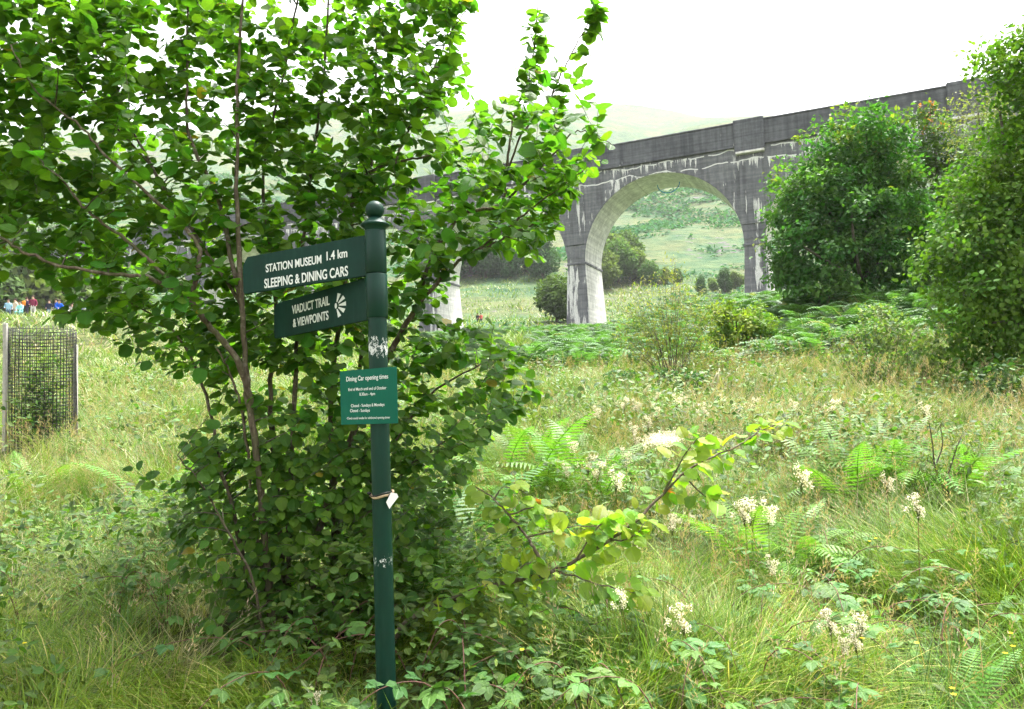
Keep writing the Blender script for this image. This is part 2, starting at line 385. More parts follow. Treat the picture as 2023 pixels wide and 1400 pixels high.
def frond_template(pairs=20, length=1.0, width=.17, droop=.45, seg=3, seed=0, up=.75, tp=10):
    """fern frond along +y rising then arching"""
    r = random.Random(seed); S = Soup()
    def c(t): return np.array([0.02*math.sin(t*5+seed), length*t*(.75+.12*t), length*(up*t-droop*t*t*1.15)])
    P = np.array([c(t) for t in np.linspace(0, 1, tp)]); v, f = tube(P, np.linspace(.008, .001, tp), 3); S.add(v, f, (.9, .85, .5))
    for i in range(pairs):
        t = .12+.87*i/(pairs-1); p = c(t); tg = norm(c(min(1, t+.02))-c(t-.02))
        ln = width*math.sin(math.pi*min(1, (.18+t*.82)))**.75*1.0 if t < .97 else width*.15
        for s in (-1, 1):
            d = np.array([s*1.0, .38+r.uniform(-.08, .08), 0]); d = d/np.linalg.norm(d)
            up_n = norm(np.cross(np.array([1, 0, 0]), tg)); dd = norm(d[0]*np.array([1, 0, 0])+d[1]*tg-up_n*.18)
            wv = tg; hw = .5*length*.87/pairs*.8
            q = []
            for k in range(seg+1):
                u = k/seg; cen = p+dd*ln*u-up_n*ln*.12*u*u
                w = hw*(1-u)**.7*(.75 if k % 2 else 1.0)
                q += [cen-wv*w, cen+wv*w]
            Fc = []
            for k in range(seg): a = 2*k; Fc += [(a, a+1, a+3), (a, a+3, a+2)]
            S.add(np.array(q), np.array(Fc), (1, 1, 1))
    return np.concatenate(S.V), np.concatenate(S.F), np.concatenate(S.C)

# ------------------------------------------------------------------ ground
def build_ground():
    rr = np.concatenate([[.5], 1.0*1.045**np.arange(0, 163)]); rr = rr[rr < 1300]; rr = np.append(rr, 1300.)
    na = 300; a = np.linspace(0, 2*np.pi, na, endpoint=False)
    X = rr[:, None]*np.sin(a)[None]; Y = rr[:, None]*np.cos(a)[None]; Z = gz(X, Y)
    V = np.stack([X, Y, Z], -1).reshape(-1, 3); V = np.vstack([V, [[0, 0, float(gz(0, 0))]]])
    i, j = np.meshgrid(np.arange(len(rr)-1), np.arange(na), indexing='ij'); j2 = (j+1) % na
    q1 = np.stack([i*na+j, (i+1)*na+j, (i+1)*na+j2], -1).reshape(-1, 3); q2 = np.stack([i*na+j, (i+1)*na+j2, i*na+j2], -1).reshape(-1, 3)
    k = np.arange(na); q3 = np.stack([np.full(na, len(V)-1), k, (k+1) % na], -1)
    o = obj('ground', mesh_np('ground', V, np.vstack([q1, q2, q3]), M['ground'])); o['kind'] = 'structure'
build_ground()

# ------------------------------------------------------------------ viaduct
def build_viaduct():
    A = np.array([5.9, 73.5]); dv = np.array([.915, -.403]); dv = dv/np.linalg.norm(dv)
    n_ = np.array([-dv[1], dv[0]])            # away from the camera
    spring, PW, MOD, WID = 15.2, 1.85, 17.05, 5.5
    R_ = (MOD-PW)/2; crown = spring+R_; deck = crown+1.25; top = deck+2.15
    root = thing('viaduct', 'tall curved-arch railway viaduct of dark lime-streaked concrete crossing the glen', 'viaduct', (A[0], A[1], 0), math.atan2(dv[1], dv[0]))
    base_z = lambda s: float(min(gz(A[0]+dv[0]*s+n_[0]*w, A[1]+dv[1]*s+n_[1]*w) for w in (0, WID)))-1.0
    for i in range(-8, 4):
        s0 = i*MOD                                   # left edge of pier i, local x
        b = base_z(s0+PW/2); bt = .35
        # pier (battered slightly), front/back dark, sides pale
        V = []; 
        for z, g in ((b, bt), (spring-.35, 0)):
            for x, y in ((s0-g, -g), (s0+PW+g, -g), (s0+PW+g, WID+g), (s0-g, WID+g)): V.append((x, y, z))
        Fc = [(0, 1, 5, 4), (1, 2, 6, 5), (2, 3, 7, 6), (3, 0, 4, 7), (4, 5, 6, 7)]
        me = mesh_np('pier', V, Fc, [M['concrete_pier'], M['concrete_pale']], smooth=False); me.polygons[1].material_index = 1; me.polygons[3].material_index = 1
        p = obj('pier', me, root)
        obj('impost', box_mesh('impost', (s0-.1, -.1, spring-.35), (s0+PW+.1, WID+.1, spring-.12), M['concrete'], .03), p)
        # wall above pier + arch to the next pier
        xs = [s0, s0+PW]; zs = [spring-.12, spring-.12]
        th = np.linspace(math.pi, 0, 41); ax = s0+PW+R_+R_*np.cos(th); az = spring-.12+(R_+.12)*np.sin(th)
        xs = np.concatenate([[s0], ax]); zs = np.concatenate([[spring-.12], az]); n = len(xs)
        V = []
        for y in (0, WID):
            V += [(x, y, z) for x, z in zip(xs, zs)]; V += [(x, y, deck) for x in xs]
        Fc = []; mi = []
        o2 = 2*n
        for k in range(n-1):
            Fc.append((k, k+1, n+k+1, n+k)); mi.append(0)
            Fc.append((o2+k+1, o2+k, o2+n+k, o2+n+k+1)); mi.append(0)
            Fc.append((k+1, k, o2+k, o2+k+1)); mi.append(1 if k else 0)
            Fc.append((n+k, n+k+1, o2+n+k+1, o2+n+k)); mi.append(0)
        me = mesh_np('arch_span', V, Fc, [M['concrete'], M['concrete_pale']], smooth=False); me.polygons.foreach_set('material_index', mi); me.update()
        sp = obj('arch_span', me, root)
        # raised arch ring on the near and far face
        for y0, y1 in ((-.07, .0), (WID, WID+.07)):
            V = []; Fc = []; th = np.linspace(math.pi*.985, math.pi*.015, 49); m = len(th)
            for y in (y0, y1):
                for r in (R_+.0, R_+.95):
                    V += [(s0+PW+R_+r*math.cos(t)*(1 if r == R_ else .985), y, spring-.1+(r+.1)*math.sin(t)) for t in th]
            for k in range(m-1):
                Fc += [(k, k+1, m+k+1, m+k), (2*m+k+1, 2*m+k, 3*m+k, 3*m+k+1), (k+1, k, 2*m+k, 2*m+k+1), (m+k, m+k+1, 3*m+k+1, 3*m+k)]
            obj('arch_ring', mesh_np('arch_ring', V, Fc, M['concrete'], smooth=False), sp)
        # string course and parapets
        for y0, y1 in ((-.14, .42), (WID-.42, WID+.14)):
            pa = obj('parapet', box_mesh('parapet', (s0+.01, y0, deck+.14), (s0+MOD-.01, y1, top), M['parapet'], .04), root)
            obj('string_course', box_mesh('string_course', (s0+.01, y0-.1, deck-.06), (s0+MOD-.01, y1+.1, deck+.14), M['parapet'], .03), pa)
            obj('coping', box_mesh('coping', (s0+.005, y0-.06, top), (s0+MOD-.005, y1+.06, top+.16), M['parapet'], .03), pa)
        # refuge block over the pier, with sloping ledge and pilaster
        rf = obj('refuge', box_mesh('refuge', (s0-.4, -.4, deck-.55), (s0+PW+.4, .3, top+.3), M['parapet'], .05), root)
        obj('ledge', box_mesh('ledge', (s0-.3, -.56, deck-.78), (s0+PW+.35, .1, deck-.55), M['concrete_pale'], .05), rf)
        obj('pilaster', box_mesh('pilaster', (s0-.12, -.14, spring+1.6), (s0+PW+.12, .05, deck-.78), M['concrete'], .06), root)
    # track bed between the parapets
    obj('track_bed', box_mesh('track_bed', (-8*MOD, .5, deck+.02), (4*MOD, WID-.5, deck+.3), M['concrete']), root)
    return root, A, dv, n_, spring, R_, MOD, PW, WID
VIA = build_viaduct()
def viaduct_hose():
    root, A, dv, n_, spring, R_, MOD, PW, WID = VIA
    P = []
    for k in range(13):
        a = math.pi*k/12; s = PW+R_+.4-1.1*math.cos(a); w = 3.0
        P.append((A[0]+dv[0]*s+n_[0]*w, A[1]+dv[1]*s+n_[1]*w, spring+R_-.25-.95*math.sin(a)))
    v, f = tube(P, .045, 6)
    tag(obj('hanging_hose', mesh_np('hose', v, f, M['blue_hose'])), 'blue hose looped under the crown of the arch', 'hose')
viaduct_hose()

# ------------------------------------------------------------------ fingerpost sign
PX0 = W(752, 900, 3.6); POST = np.array([PX0[0], 3.6]); PBASE = float(gz(POST[0], POST[1]))
def pz(py, px=745, Y=3.6): return W(px, py, Y)[2]-PBASE
def text_mesh(s, bold):
    cu = bpy.data.curves.new('t', 'FONT'); cu.body = s; cu.size = 1; cu.offset = bold; cu.extrude = 0.012
    o = bpy.data.objects.new('t', cu); COL.objects.link(o)
    dg = bpy.context.evaluated_depsgraph_get(); me = bpy.data.meshes.new_from_object(o.evaluated_get(dg))
    bpy.data.objects.remove(o); return me
def mesh_bounds(me):
    a = np.empty(len(me.vertices)*3); me.vertices.foreach_get('co', a); a = a.reshape(-1, 3); return a
CAPH = mesh_bounds(text_mesh('H', 0.0))[:, 1].max()
def build_sign():
    root = thing('fingerpost', 'dark green signpost with ball finial, two finger arms and a notice plate', 'signpost', (POST[0], POST[1], PBASE))
    r = .0455
    zs_bot, zs_mid, zs_top = pz(628), pz(541), pz(456)
    obj('pole', lathe('pole', [(r*1.02, -.35), (r*1.02, .4), (r, zs_bot+.01), (r, zs_top)], M['post']), root)
    for z0, z1, rr in ((zs_bot, zs_mid-.002, .0525), (zs_mid+.002, zs_top, .0515)):
        obj('sleeve', lathe('sleeve', [(r, z0), (rr-.002, z0), (rr, z0+.003), (rr, z1-.003), (rr-.002, z1), (r, z1)], M['post']), root)
    zc = zs_top
    obj('collar', lathe('collar', [(.05, zc), (.052, zc+.012), (.064, zc+.02), (.071, zc+.027), (.0705, zc+.033), (.058, zc+.041), (.046, zc+.052), (.034, zc+.062), (.03, zc+.066)], M['post'], 40), root)
    zb = zc+.062+.043
    prof = [(max(.0005, .046*math.sin(t)), zb-.046*math.cos(t)) for t in np.linspace(.65, math.pi, 18)]
    obj('finial', lathe('finial', prof, M['post'], 40), root)

    def plane_hit(px, py, o3, nrm):
        d = NRM @ np.array([(px-CX)/F_PX, (CY-py)/F_PX, -1.0]); c = np.array([0, 0, EYE])
        return c+d*(np.dot(o3-c, nrm)/np.dot(d, nrm))
    def crop(x, y): return 430+x/2.8, 370+y/2.8
    def arm(adir, ztop_n, zbot_n, pxfar, texts, name, symbol=False, label=None):
        a = np.array([*adir, 0.0]); a = a/np.linalg.norm(a); nrm = np.array([-a[1], a[0], 0])
        TH = .02
        o3 = np.array([POST[0], POST[1], 0])+nrm*TH/2            # front face plane through post axis
        far = plane_hit(*pxfar, o3, nrm); L = np.dot(far-o3, a)
        h0, h1 = zbot_n, ztop_n
        e = bpy.data.objects.new(name, prism(name, [(-.04, h0), (-.04, h1), (-L+.035, h1), (-L, h1-.045), (-L, h0+.012), (-L+.01, h0)], TH, M['arm'], .002))
        COL.objects.link(e); e.parent = root
        # local x=-a, y=-nrm, z=up ; front at y=0
        e.matrix_local = Matrix(((-a[0], -nrm[0], 0, o3[0]-POST[0]), (-a[1], -nrm[1], 0, o3[1]-POST[1]), (0, 0, 1, 0), (0, 0, 0, 1)))
        def loc(cx, cy):
            p = plane_hit(*crop(cx, cy), o3, nrm); return np.dot(p-o3, -a), p[2]-PBASE
        for s, bl, br, tl, bold in texts:
            x0, z0 = loc(*bl); x1, z1 = loc(*br); _, zt = loc(*tl)
            me = text_mesh(s, bold); v = mesh_bounds(me); zb_ = (z0+z1)/2
            sx = (x1-x0)/(v[:, 0].max()-v[:, 0].min()); sz = (zt-z0)/CAPH
            nv = np.stack([x0+(v[:, 0]-v[:, 0].min())*sx, -v[:, 2]*.05-.0012, zb_+v[:, 1]*sz], -1)
            me.vertices.foreach_set('co', nv.astype(np.float32).ravel()); me.materials.clear(); me.materials.append(M['white']); me.update()
            obj('lettering', me, e)
        # rivets by the post
        for zz in (h0+.035, (h0+h1)/2, h1-.04):
            rv = lathe('rivet', [(.0045, 0), (.004, .002), (.002, .003), (.0003, .0033)], M['post'], 10)
            ro = obj('rivet', rv, e, (-.062, -.0005, zz)); ro.rotation_euler = (math.pi/2, 0, 0)
        if symbol:
            cx, cz = loc(655, 655); k = (loc(655, 580)[1]-loc(655, 722)[1])/2
            S = Soup(); kx = (loc(712, 640)[0]-cx)
            n = 20; ring = [(cx+.19*k*1.0*math.cos(t), -.0015, cz+.22*k*math.sin(t)) for t in np.linspace(0, 2*np.pi, n, endpoint=False)]
            S.add(np.array(ring), np.array([(0, i, i+1) for i in range(1, n-1)]), (1, 1, 1))
            for ang in (68, 34, 0, -34, -68):
                t = rad(ang); P = []
                for rr_, da in ((.30, -9), (1.0, -10), (1.0, 10), (.30, 9)):
                    tt = t+rad(da); ex = kx*(1.0 if abs(ang) < 40 else .95); P.append((cx+ex*rr_*math.cos(tt), -.0015, cz+k*.98*rr_*math.sin(tt)))
                S.add(np.array(P), np.array([(0, 1, 2), (0, 2, 3)]), (1, 1, 1))
            obj('viewpoint_symbol', S.mesh('symbol', M['white']), e)
        if label: e['label'] = label
    def zz(cx, cy, adir):
        a = np.array([*adir, 0.0]); a /= np.linalg.norm(a); nrm = np.array([-a[1], a[0], 0]); o3 = np.array([POST[0], POST[1], 0])+nrm*.01
        return plane_hit(*crop(cx, cy), o3, nrm)[2]-PBASE
    d1, d2 = (-.864, .503), (-.66, .75)
    arm(d1, zz(805, 265, d1), zz(808, 490, d1), crop(140, 520),
        [('STATION MUSEUM', (268, 475), (575, 412), (268, 433), .017), ('1.4 km', (604, 404), (718, 383), (604, 358), .017), ('SLEEPING & DINING CARS', (260, 568), (722, 475), (260, 519), .017)], 'finger_arm', label='upper finger arm lettered for the station museum')
    arm(d2, zz(806, 503, d2), zz(815, 735, d2), crop(312, 745),
        [('VIADUCT TRAIL', (413, 697), (620, 652), (413, 652), .017), ('& VIEWPOINTS', (418, 773), (614, 730), (418, 729), .017)], 'finger_arm', True, label='lower finger arm with a white viewpoint symbol')
    # notice plate on the front of the pole
    ang = rad(-6); ax = np.array([math.cos(ang), math.sin(ang), 0]); nrm = np.array([ax[1], -ax[0], 0])
    o3 = np.array([POST[0], POST[1], 0])+nrm*(r+.009)
    cs = [plane_hit(*crop(*c), o3, nrm) for c in ((675, 1017), (990, 990), (998, 1305), (683, 1313))]
    P2 = [(np.dot(c-o3, ax), c[2]-PBASE) for c in cs]
    e = bpy.data.objects.new('notice_plate', prism('notice_plate', P2, .004, M['notice'], .0008)); COL.objects.link(e); e.parent = root
    e.matrix_local = Matrix(((ax[0], -nrm[0], 0, o3[0]-POST[0]), (ax[1], -nrm[1], 0, o3[1]-POST[1]), (0, 0, 1, 0), (0, 0, 0, 1)))
    e['label'] = 'square green notice of dining car opening times'
    for s, bl, br, hpx, bold in (('Dining Car opening times', (712, 1073), (943, 1056), 25, .008), ('End of March until end of October', (724, 1126), (933, 1115), 16, .006), ('8.30am - 4pm', (785, 1152), (871, 1148), 16, .006),
                                 ('Closed - Sundays & Mondays', (738, 1216), (923, 1208), 16, .006), ('Closed - Sundays', (733, 1243), (842, 1240), 16, .006), ('Check social media for additional opening times', (716, 1283), (952, 1277), 12, .004)):
        p0 = plane_hit(*crop(*bl), o3, nrm); p1 = plane_hit(*crop(*br), o3, nrm)
        x0, x1 = np.dot(p0-o3, ax), np.dot(p1-o3, ax); z0, z1 = p0[2]-PBASE, p1[2]-PBASE
        me = text_mesh(s, bold); v = mesh_bounds(me); u = (v[:, 0]-v[:, 0].min())/(v[:, 0].max()-v[:, 0].min())
        sz = hpx/2.8/F_PX*3.55/CAPH
        nv = np.stack([x0+u*(x1-x0), -v[:, 2]*.03-.0008, z0+(z1-z0)*u+v[:, 1]*sz], -1)
        me.vertices.foreach_set('co', nv.astype(np.float32).ravel()); me.materials.clear(); me.materials.append(M['white']); me.update()
        obj('lettering', me, e)
    for zc_ in (P2[0][1]-.05, P2[2][1]+.05):
        obj('bracket', lathe('bracket', [(r+.001, zc_-.012), (r+.006, zc_-.012), (r+.006, zc_+.012), (r+.001, zc_+.012)], M['post']), root)
    # rope with a tag
    zr = pz(976); rt = thing('rope_tie', 'frayed pale rope knotted round the signpost pole with a white tag', 'rope', (POST[0], POST[1], PBASE+zr))
    P = [((.053+.004*math.sin(3*t))*math.cos(t), (.053+.004*math.cos(2*t))*math.sin(t), .010*math.sin(t+.5)+.003*math.sin(4*t)) for t in np.linspace(0, 2*np.pi, 40)]
    v, f = tube(P, .0062, 7); obj('loop', mesh_np('loop', v, f, M['rope']), rt)
    P = [((.056)*math.cos(t), (.056)*math.sin(t), .004-.008*math.sin(2*t)) for t in np.linspace(math.pi*.98, math.pi*1.9, 18)]
    v, f = tube(P, .0032, 6); obj('wire', mesh_np('wire', v, f, M['black']), rt)
    for (x, y, z) in ((.048, -.037, -.004), (-.057, -.012, .008)):
        bm = bmesh.new(); bmesh.ops.create_icosphere(bm, subdivisions=2, radius=.011)
        for q in bm.verts: q.co *= 1+.25*random.uniform(-1, 1); q.co.z *= .7
        obj('knot', bm_mesh('knot', bm, M['black']), rt, (x, y, z))
    tg = obj('tag', prism('tag', [(0.012, .004), (.040, -.002), (.046, -.018), (.010, -.062), (.002, -.072), (-.012, -.040)], .0012, M['tagcard']), rt, (.043, -.056, .008)); tg.rotation_euler = (rad(-8), 0, rad(12))
build_sign()

# ------------------------------------------------------------------ woody plants
def skeleton(stems, targets, r_tip=.003, cost_up=.35, seg=4, wig=.06, R=None):
    """stems: list of (points, radii). targets (N,3): twigs grown from the nearest node. -> tubes list, twig list"""
    R = R or np.random.default_rng(5)
    nodes = []; nr = []; tubes = []
    for P, rr in stems:
        tubes.append((P, rr)); nodes += list(P); nr += list(rr)
    nodes = np.array(nodes); nr = np.array(nr); twigs = []
    for t in targets:
        d = t-nodes; dist = np.linalg.norm(d, axis=1)
        cost = dist+cost_up*np.maximum(0, nodes[:, 2]-t[2]+.05)*2+.15*np.exp(-nr/.01)*0
        k = int(np.argmin(cost)); p0 = nodes[k]; L = dist[k]
        if L < .03: continue
        mid = (p0+t)/2+np.array([0, 0, .10*L])+R.normal(0, wig*L, 3)
        u = np.linspace(0, 1, seg+1)[:, None]; P = (1-u)**2*p0+2*u*(1-u)*mid+u*u*t
        r0 = min(nr[k]*.7, .004+.012*L); rr = np.linspace(r0, r_tip, seg+1)
        tubes.append((P, rr)); twigs.append(P)
        nodes = np.vstack([nodes, P[2:]]); nr = np.concatenate([nr, rr[2:]])
    return tubes, twigs
def tubes_mesh(name, tubes, mat, k_of=lambda r: 5):
    S = Soup()
    for P, rr in tubes:
        v, f = tube(P, rr, k_of(max(rr))); S.add(v, f, (1, 1, 1))
    return S.mesh(name, mat)
def pip(poly, x, y):
    poly = np.asarray(poly, float); n = len(poly); ins = np.zeros(len(x), bool); j = n-1
    for i in range(n):
        xi, yi = poly[i]; xj, yj = poly[j]
        c = ((yi > y) != (yj > y)) & (x < (xj-xi)*(y-yi)/(yj-yi+1e-12)+xi); ins ^= c; j = i
    return ins
def thin(P, dmin):
    keep = []; cell = {}
    for i, p in enumerate(P):
        c = tuple(np.floor(p/dmin).astype(int)); ok = True
        for dx in (-1, 0, 1):
            for dy in (-1, 0, 1):
                for dz in (-1, 0, 1):
                    for q in cell.get((c[0]+dx, c[1]+dy, c[2]+dz), ()):
                        if np.sum((P[q]-p)**2) < dmin*dmin: ok = False
        if ok: keep.append(i); cell.setdefault(c, []).append(i)
    return P[keep]

# ---- the hazel behind the signpost
def build_hazel():
    R = np.random.default_rng(21)
    base = W(570, 1330, 4.75); base[2] = float(gz(base[0], 4.75))
    def path(pts, r0, r1, m=6):
        P = spline(np.array([W(*p) for p in pts]), m); return P, np.linspace(r0, r1, len(P))
    B = lambda dx, Y: (575+dx, 1330, Y)
    stems = [
        path([B(-25, 4.75), (525, 1100, 4.72), (512, 940, 4.65), (490, 780, 4.6), (478, 600, 4.55), (471, 450, 4.55), (468, 300, 4.6), (470, 150, 4.6), (480, -40, 4.6)], .034, .010),
        path([(500, 800, 4.62), (465, 705, 4.5), (418, 648, 4.45), (377, 592, 4.4), (346, 554, 4.35), (394, 478, 4.5), (339, 425, 4.45), (260, 353, 4.4), (208, 304, 4.35), (149, 242, 4.3), (69, 176, 4.25), (20, 90, 4.2)][:5], .027, .02),
        path([(377, 592, 4.4), (394, 520, 4.42), (388, 478, 4.45), (339, 425, 4.45), (260, 353, 4.4), (208, 304, 4.35), (149, 242, 4.3), (69, 176, 4.25), (20, 90, 4.2)], .02, .006),
        path([(377, 592, 4.4), (305, 551, 4.3), (230, 542, 4.2), (135, 527, 4.1), (69, 507, 4.05), (0, 470, 4.0), (-60, 430, 4.0)], .018, .008),
        path([(346, 560, 4.36), (249, 474, 4.35), (197, 436, 4.3), (156, 398, 4.25), (121, 353, 4.2), (86, 322, 4.2)], .015, .005),
        path([(478, 600, 4.55), (440, 430, 4.65), (429, 387, 4.7), (377, 277, 4.75), (368, 208, 4.75), (372, 104, 4.8), (370, -20, 4.8)], .02, .008),
        path([B(60, 4.95), (620, 1100, 5.0), (700, 850, 5.0), (780, 680, 4.95), (824, 606, 4.9), (843, 581, 4.9), (884, 537, 4.85), (921, 506, 4.85), (969, 487, 4.8), (1006, 462, 4.8), (1060, 440, 4.75)], .034, .007),
        path([(824, 606, 4.9), (849, 518, 5.0), (881, 462, 5.05), (920, 420, 5.05), (988, 405, 5.1), (1000, 345, 5.1), (1009, 270, 5.1), (1018, 216, 5.1), (1039, 180, 5.1), (1054, 105, 5.1), (1060, 39, 5.1), (1064, -30, 5.1)], .022, .004),
        path([(1000, 345, 5.1), (1033, 261, 5.05), (1075, 216, 5.0), (1105, 156, 5.0), (1135, 96, 4.95), (1162, 45, 4.95), (1185, -5, 4.95)], .012, .003),
        path([(921, 506, 4.85), (990, 460, 4.8), (1045, 414, 4.7), (1120, 360, 4.6), (1160, 330, 4.55)], .012, .004),
        path([(988, 405, 5.1), (1054, 345, 4.9), (1090, 309, 4.8), (1129, 264, 4.7), (1168, 262, 4.65), (1210, 286, 4.6)], .012, .003),
        path([B(90, 5.0), (660, 1000, 5.2), (655, 780, 5.2), (690, 500, 5.15), (700, 378, 5.1), (733, 339, 5.1), (781, 321, 5.05), (844, 309, 5.0), (886, 294, 5.0)], .032, .006),
        path([(781, 321, 5.05), (800, 270, 5.1), (820, 234, 5.1), (850, 192, 5.1), (859, 132, 5.1), (880, 84, 5.05), (904, 45, 5.05), (935, 0, 5.05)], .012, .004),
        path([B(0, 4.9), (570, 1050, 4.95), (582, 800, 4.95), (590, 600, 5.0), (605, 420, 5.0), (620, 300, 5.05), (640, 150, 5.1), (650, -20, 5.1)], .026, .009),
        path([B(-5, 4.85), (550, 1000, 5.0), (535, 780, 5.05), (545, 600, 5.1), (520, 350, 5.2), (560, 150, 5.25), (590, -20, 5.3)], .028, .009),
        path([B(50, 5.05), (690, 900, 5.4), (720, 600, 5.5), (735, 300, 5.5), (745, 100, 5.5), (750, -20, 5.5)], .026, .008),
        path([B(-30, 4.8), (500, 1000, 4.7), (478, 815, 4.62), (456, 743, 4.56), (430, 686, 4.5)], .014, .008),
        path([B(-45, 4.8), (470, 1050, 4.75), (430, 900, 4.8), (400, 760, 4.9), (340, 650, 5.0), (260, 600, 5.05)], .022, .006),
        path([B(-40, 4.7), (500, 1150, 4.5), (450, 1050, 4.4), (400, 960, 4.35), (350, 900, 4.3)], .014, .004),
        path([B(60, 4.9), (680, 1100, 4.9), (780, 950, 4.9), (880, 870, 4.8), (980, 810, 4.7)], .02, .004),
        path([B(70, 5.0), (720, 1000, 5.1), (830, 800, 5.2), (930, 730, 5.2), (1020, 690, 5.1)], .02, .004),
        path([(478, 600, 4.55), (300, 330, 5.0), (240, 200, 5.2), (200, 80, 5.3), (190, -20, 5.3)], .016, .006),
        path([(300, 330, 5.0), (120, 120, 5.0), (90, 0, 5.0)], .01, .004),
    ]
    # crown regions given as world outlines on the plane y=4.8 (x,z), with a depth spread of their own
    def region(poly, n, y0, sy):
        pw = np.array([W(p[0], p[1], 4.8) for p in poly])[:, [0, 2]]
        lo, hi = pw.min(0), pw.max(0); out = []
        while len(out) < n:
            q = R.uniform(lo, hi, (n*3, 2)); q = q[pip(pw, q[:, 0], q[:, 1])]
            for a in q:
                out.append((a[0], y0+np.clip(R.normal(0, sy), -2*sy, 2*sy), a[1]))
                if len(out) >= n: break
        return np.array(out)
    upper = [(-120, -150), (650, -150), (900, -120), (935, 10), (900, 150), (880, 240), (960, 235), (1020, 200), (1130, 170), (1150, 240), (1200, 290), (1140, 370), (1090, 480), (1010, 500), (900, 520), (830, 590), (760, 640), (600, 640), (380, 640), (250, 660), (160, 640), (120, 560), (-60, 560), (-120, 400)]
    topl = [(-100, 60), (100, 30), (260, 50), (300, 300), (200, 460), (-100, 480)]
    mid = [(200, 650), (420, 600), (840, 610), (960, 620), (1040, 680), (1060, 780), (980, 850), (900, 960), (880, 1080), (820, 1150), (700, 1240), (560, 1310), (440, 1270), (390, 1160), (350, 1050), (320, 930), (400, 830), (380, 760), (290, 730)]
    low = [(400, 860), (800, 860), (860, 1000), (840, 1150), (740, 1230), (600, 1300), (450, 1270), (380, 1100), (340, 960)]
    shootA = [(1020, 190), (1070, 190), (1085, 60), (1060, -30), (1045, 40)]
    shootB = [(1070, 260), (1140, 230), (1180, 60), (1215, -10), (1170, -10), (1100, 110)]
    T = np.vstack([region(upper, 2500, 4.9, .42), region(topl, 260, 4.7, .35), region(mid, 820, 5.05, .38), region(low, 480, 4.72, .24)])
    # keep clear of the two finger arms and of the pole: nothing nearer than 4.45 m there, except low down
    ppx = CX+F_PX*T[:, 0]/T[:, 1]
    near = (ppx > 440) & (ppx < 800)
    T[near, 1] = np.maximum(T[near, 1], 4.62)
    T[:, 1] = np.maximum(T[:, 1], 4.02)
    T = np.vstack([thin(T, .066), thin(np.vstack([region(shootA, 34, 5.05, .06), region(shootB, 50, 4.97, .06)]), .06)])
    gap = vnoise(T[:, 0]*2.6+3, T[:, 2]*2.6+T[:, 1]*1.1, 23); T = T[(T[:, 2] < 1.7) | (gap > .36) | (R.uniform(0, 1, len(T)) < .35)]
    order = np.argsort(np.linalg.norm(T-np.array([base[0], base[1], 1.6]), axis=1)); T = T[order]
    tubes, twigs = skeleton(stems, T, .0018, .5, 5, .05, R)
    root = thing('hazel_shrub', 'large many-stemmed hazel with round green leaves growing behind the signpost', 'shrub', tuple(base))
    b0 = np.array(base)
    nst = len(stems)
    for P, rr in tubes[:nst]:
        wob = R.normal(0, .004, P.shape); P = P+wob
        v, f = tube(P-b0, .74*rr*(1+R.normal(0, .07, len(rr))), 8); obj('stem', mesh_np('stem', v, f, M['bark']), root)
    obj('twigs', tubes_mesh('twigs', [(P-b0, rr) for P, rr in tubes[nst:]], M['bark_dark'], lambda r: 5 if r > .006 else 4), root, kind='stuff')
    # leaves, two-ranked along each twig
    pos = []; dr = []; nn = []; sz = []
    for P in twigs:
        L = np.linalg.norm(np.diff(P, axis=0), axis=1).sum(); n = int(np.clip(L/.03, 7, 14))
        span = np.linspace(max(.12, 1-.42/max(L, .42)), 1.0, n); side = 1
        if np.mean(P[:, 2]) > 2.9: span = span[::1]
        for k, u in enumerate(span):
            x = u*(len(P)-1); i = min(int(x), len(P)-2); p = P[i]+(P[i+1]-P[i])*(x-i); tg = P[i+1]-P[i]; tg = tg/(np.linalg.norm(tg)+1e-9)
            out = np.array([p[0]-b0[0], (p[1]-b0[1])*1.0-.25, 0]); out /= np.linalg.norm(out)+1e-6
            hgt = p[2]
            face = .95 if hgt < 1.5 else (.55 if hgt < 2.4 else .25)
            up = np.array([0, 0, 1.0])+out*face*R.uniform(.1, 1.0)+np.array([0, -.25*face, 0])+R.normal(0, .42, 3)
            up /= np.linalg.norm(up); lat = np.cross(up, tg); lat /= np.linalg.norm(lat)+1e-9
            d = lat*side*.9+tg*.55+np.array([0, 0, -.28])+R.normal(0, .18, 3)
            if k == n-1: d = tg+np.array([0, 0, -.3])
            side = -side
            s = R.uniform(.048, .1)*(1.0 if u < .9 else .75)*(.82 if hgt < 1.5 else 1.0)
            pos.append(p+d/np.linalg.norm(d)*.014); dr.append(d); nn.append(up); sz.append(s)
    pos = np.array(pos); dr = np.array(dr); nn = np.array(nn); sz = np.array(sz)
    # leave the arms and notice readable: drop leaves in front of them
    px = CX+F_PX*pos[:, 0]/pos[:, 1]
    bad = ((px > 455) & (px < 800) & (pos[:, 1] < 4.42)) | (pos[:, 1] < 3.75)
    pos, dr, nn, sz = pos[~bad], dr[~bad], nn[~bad], sz[~bad]
    Fm = frames(dr, nn); N = len(pos)
    hue = R.uniform(0, 1, N)
    C = 1.3*np.stack([.032+.05*hue, .12+.055*hue, .012+.008*R.uniform(0, 1, N)], -1)*R.uniform(.75, 1.2, N)[:, None]
    yel = R.uniform(0, 1, N) < .004; C[yel] = (.28, .25, .03)
    var = R.integers(0, len(HAZEL), N)
    infr = (np.abs(pos[:, 0]/pos[:, 1]) < .68) & ((pos[:, 2]-EYE)/pos[:, 1] < .52) & ((pos[:, 2]-EYE)/pos[:, 1] > -.4)
    score = np.where(infr, pos[:, 1]/sz, 1e9); big = np.argsort(score)[:300]; isbig = np.zeros(N, bool); isbig[big] = True
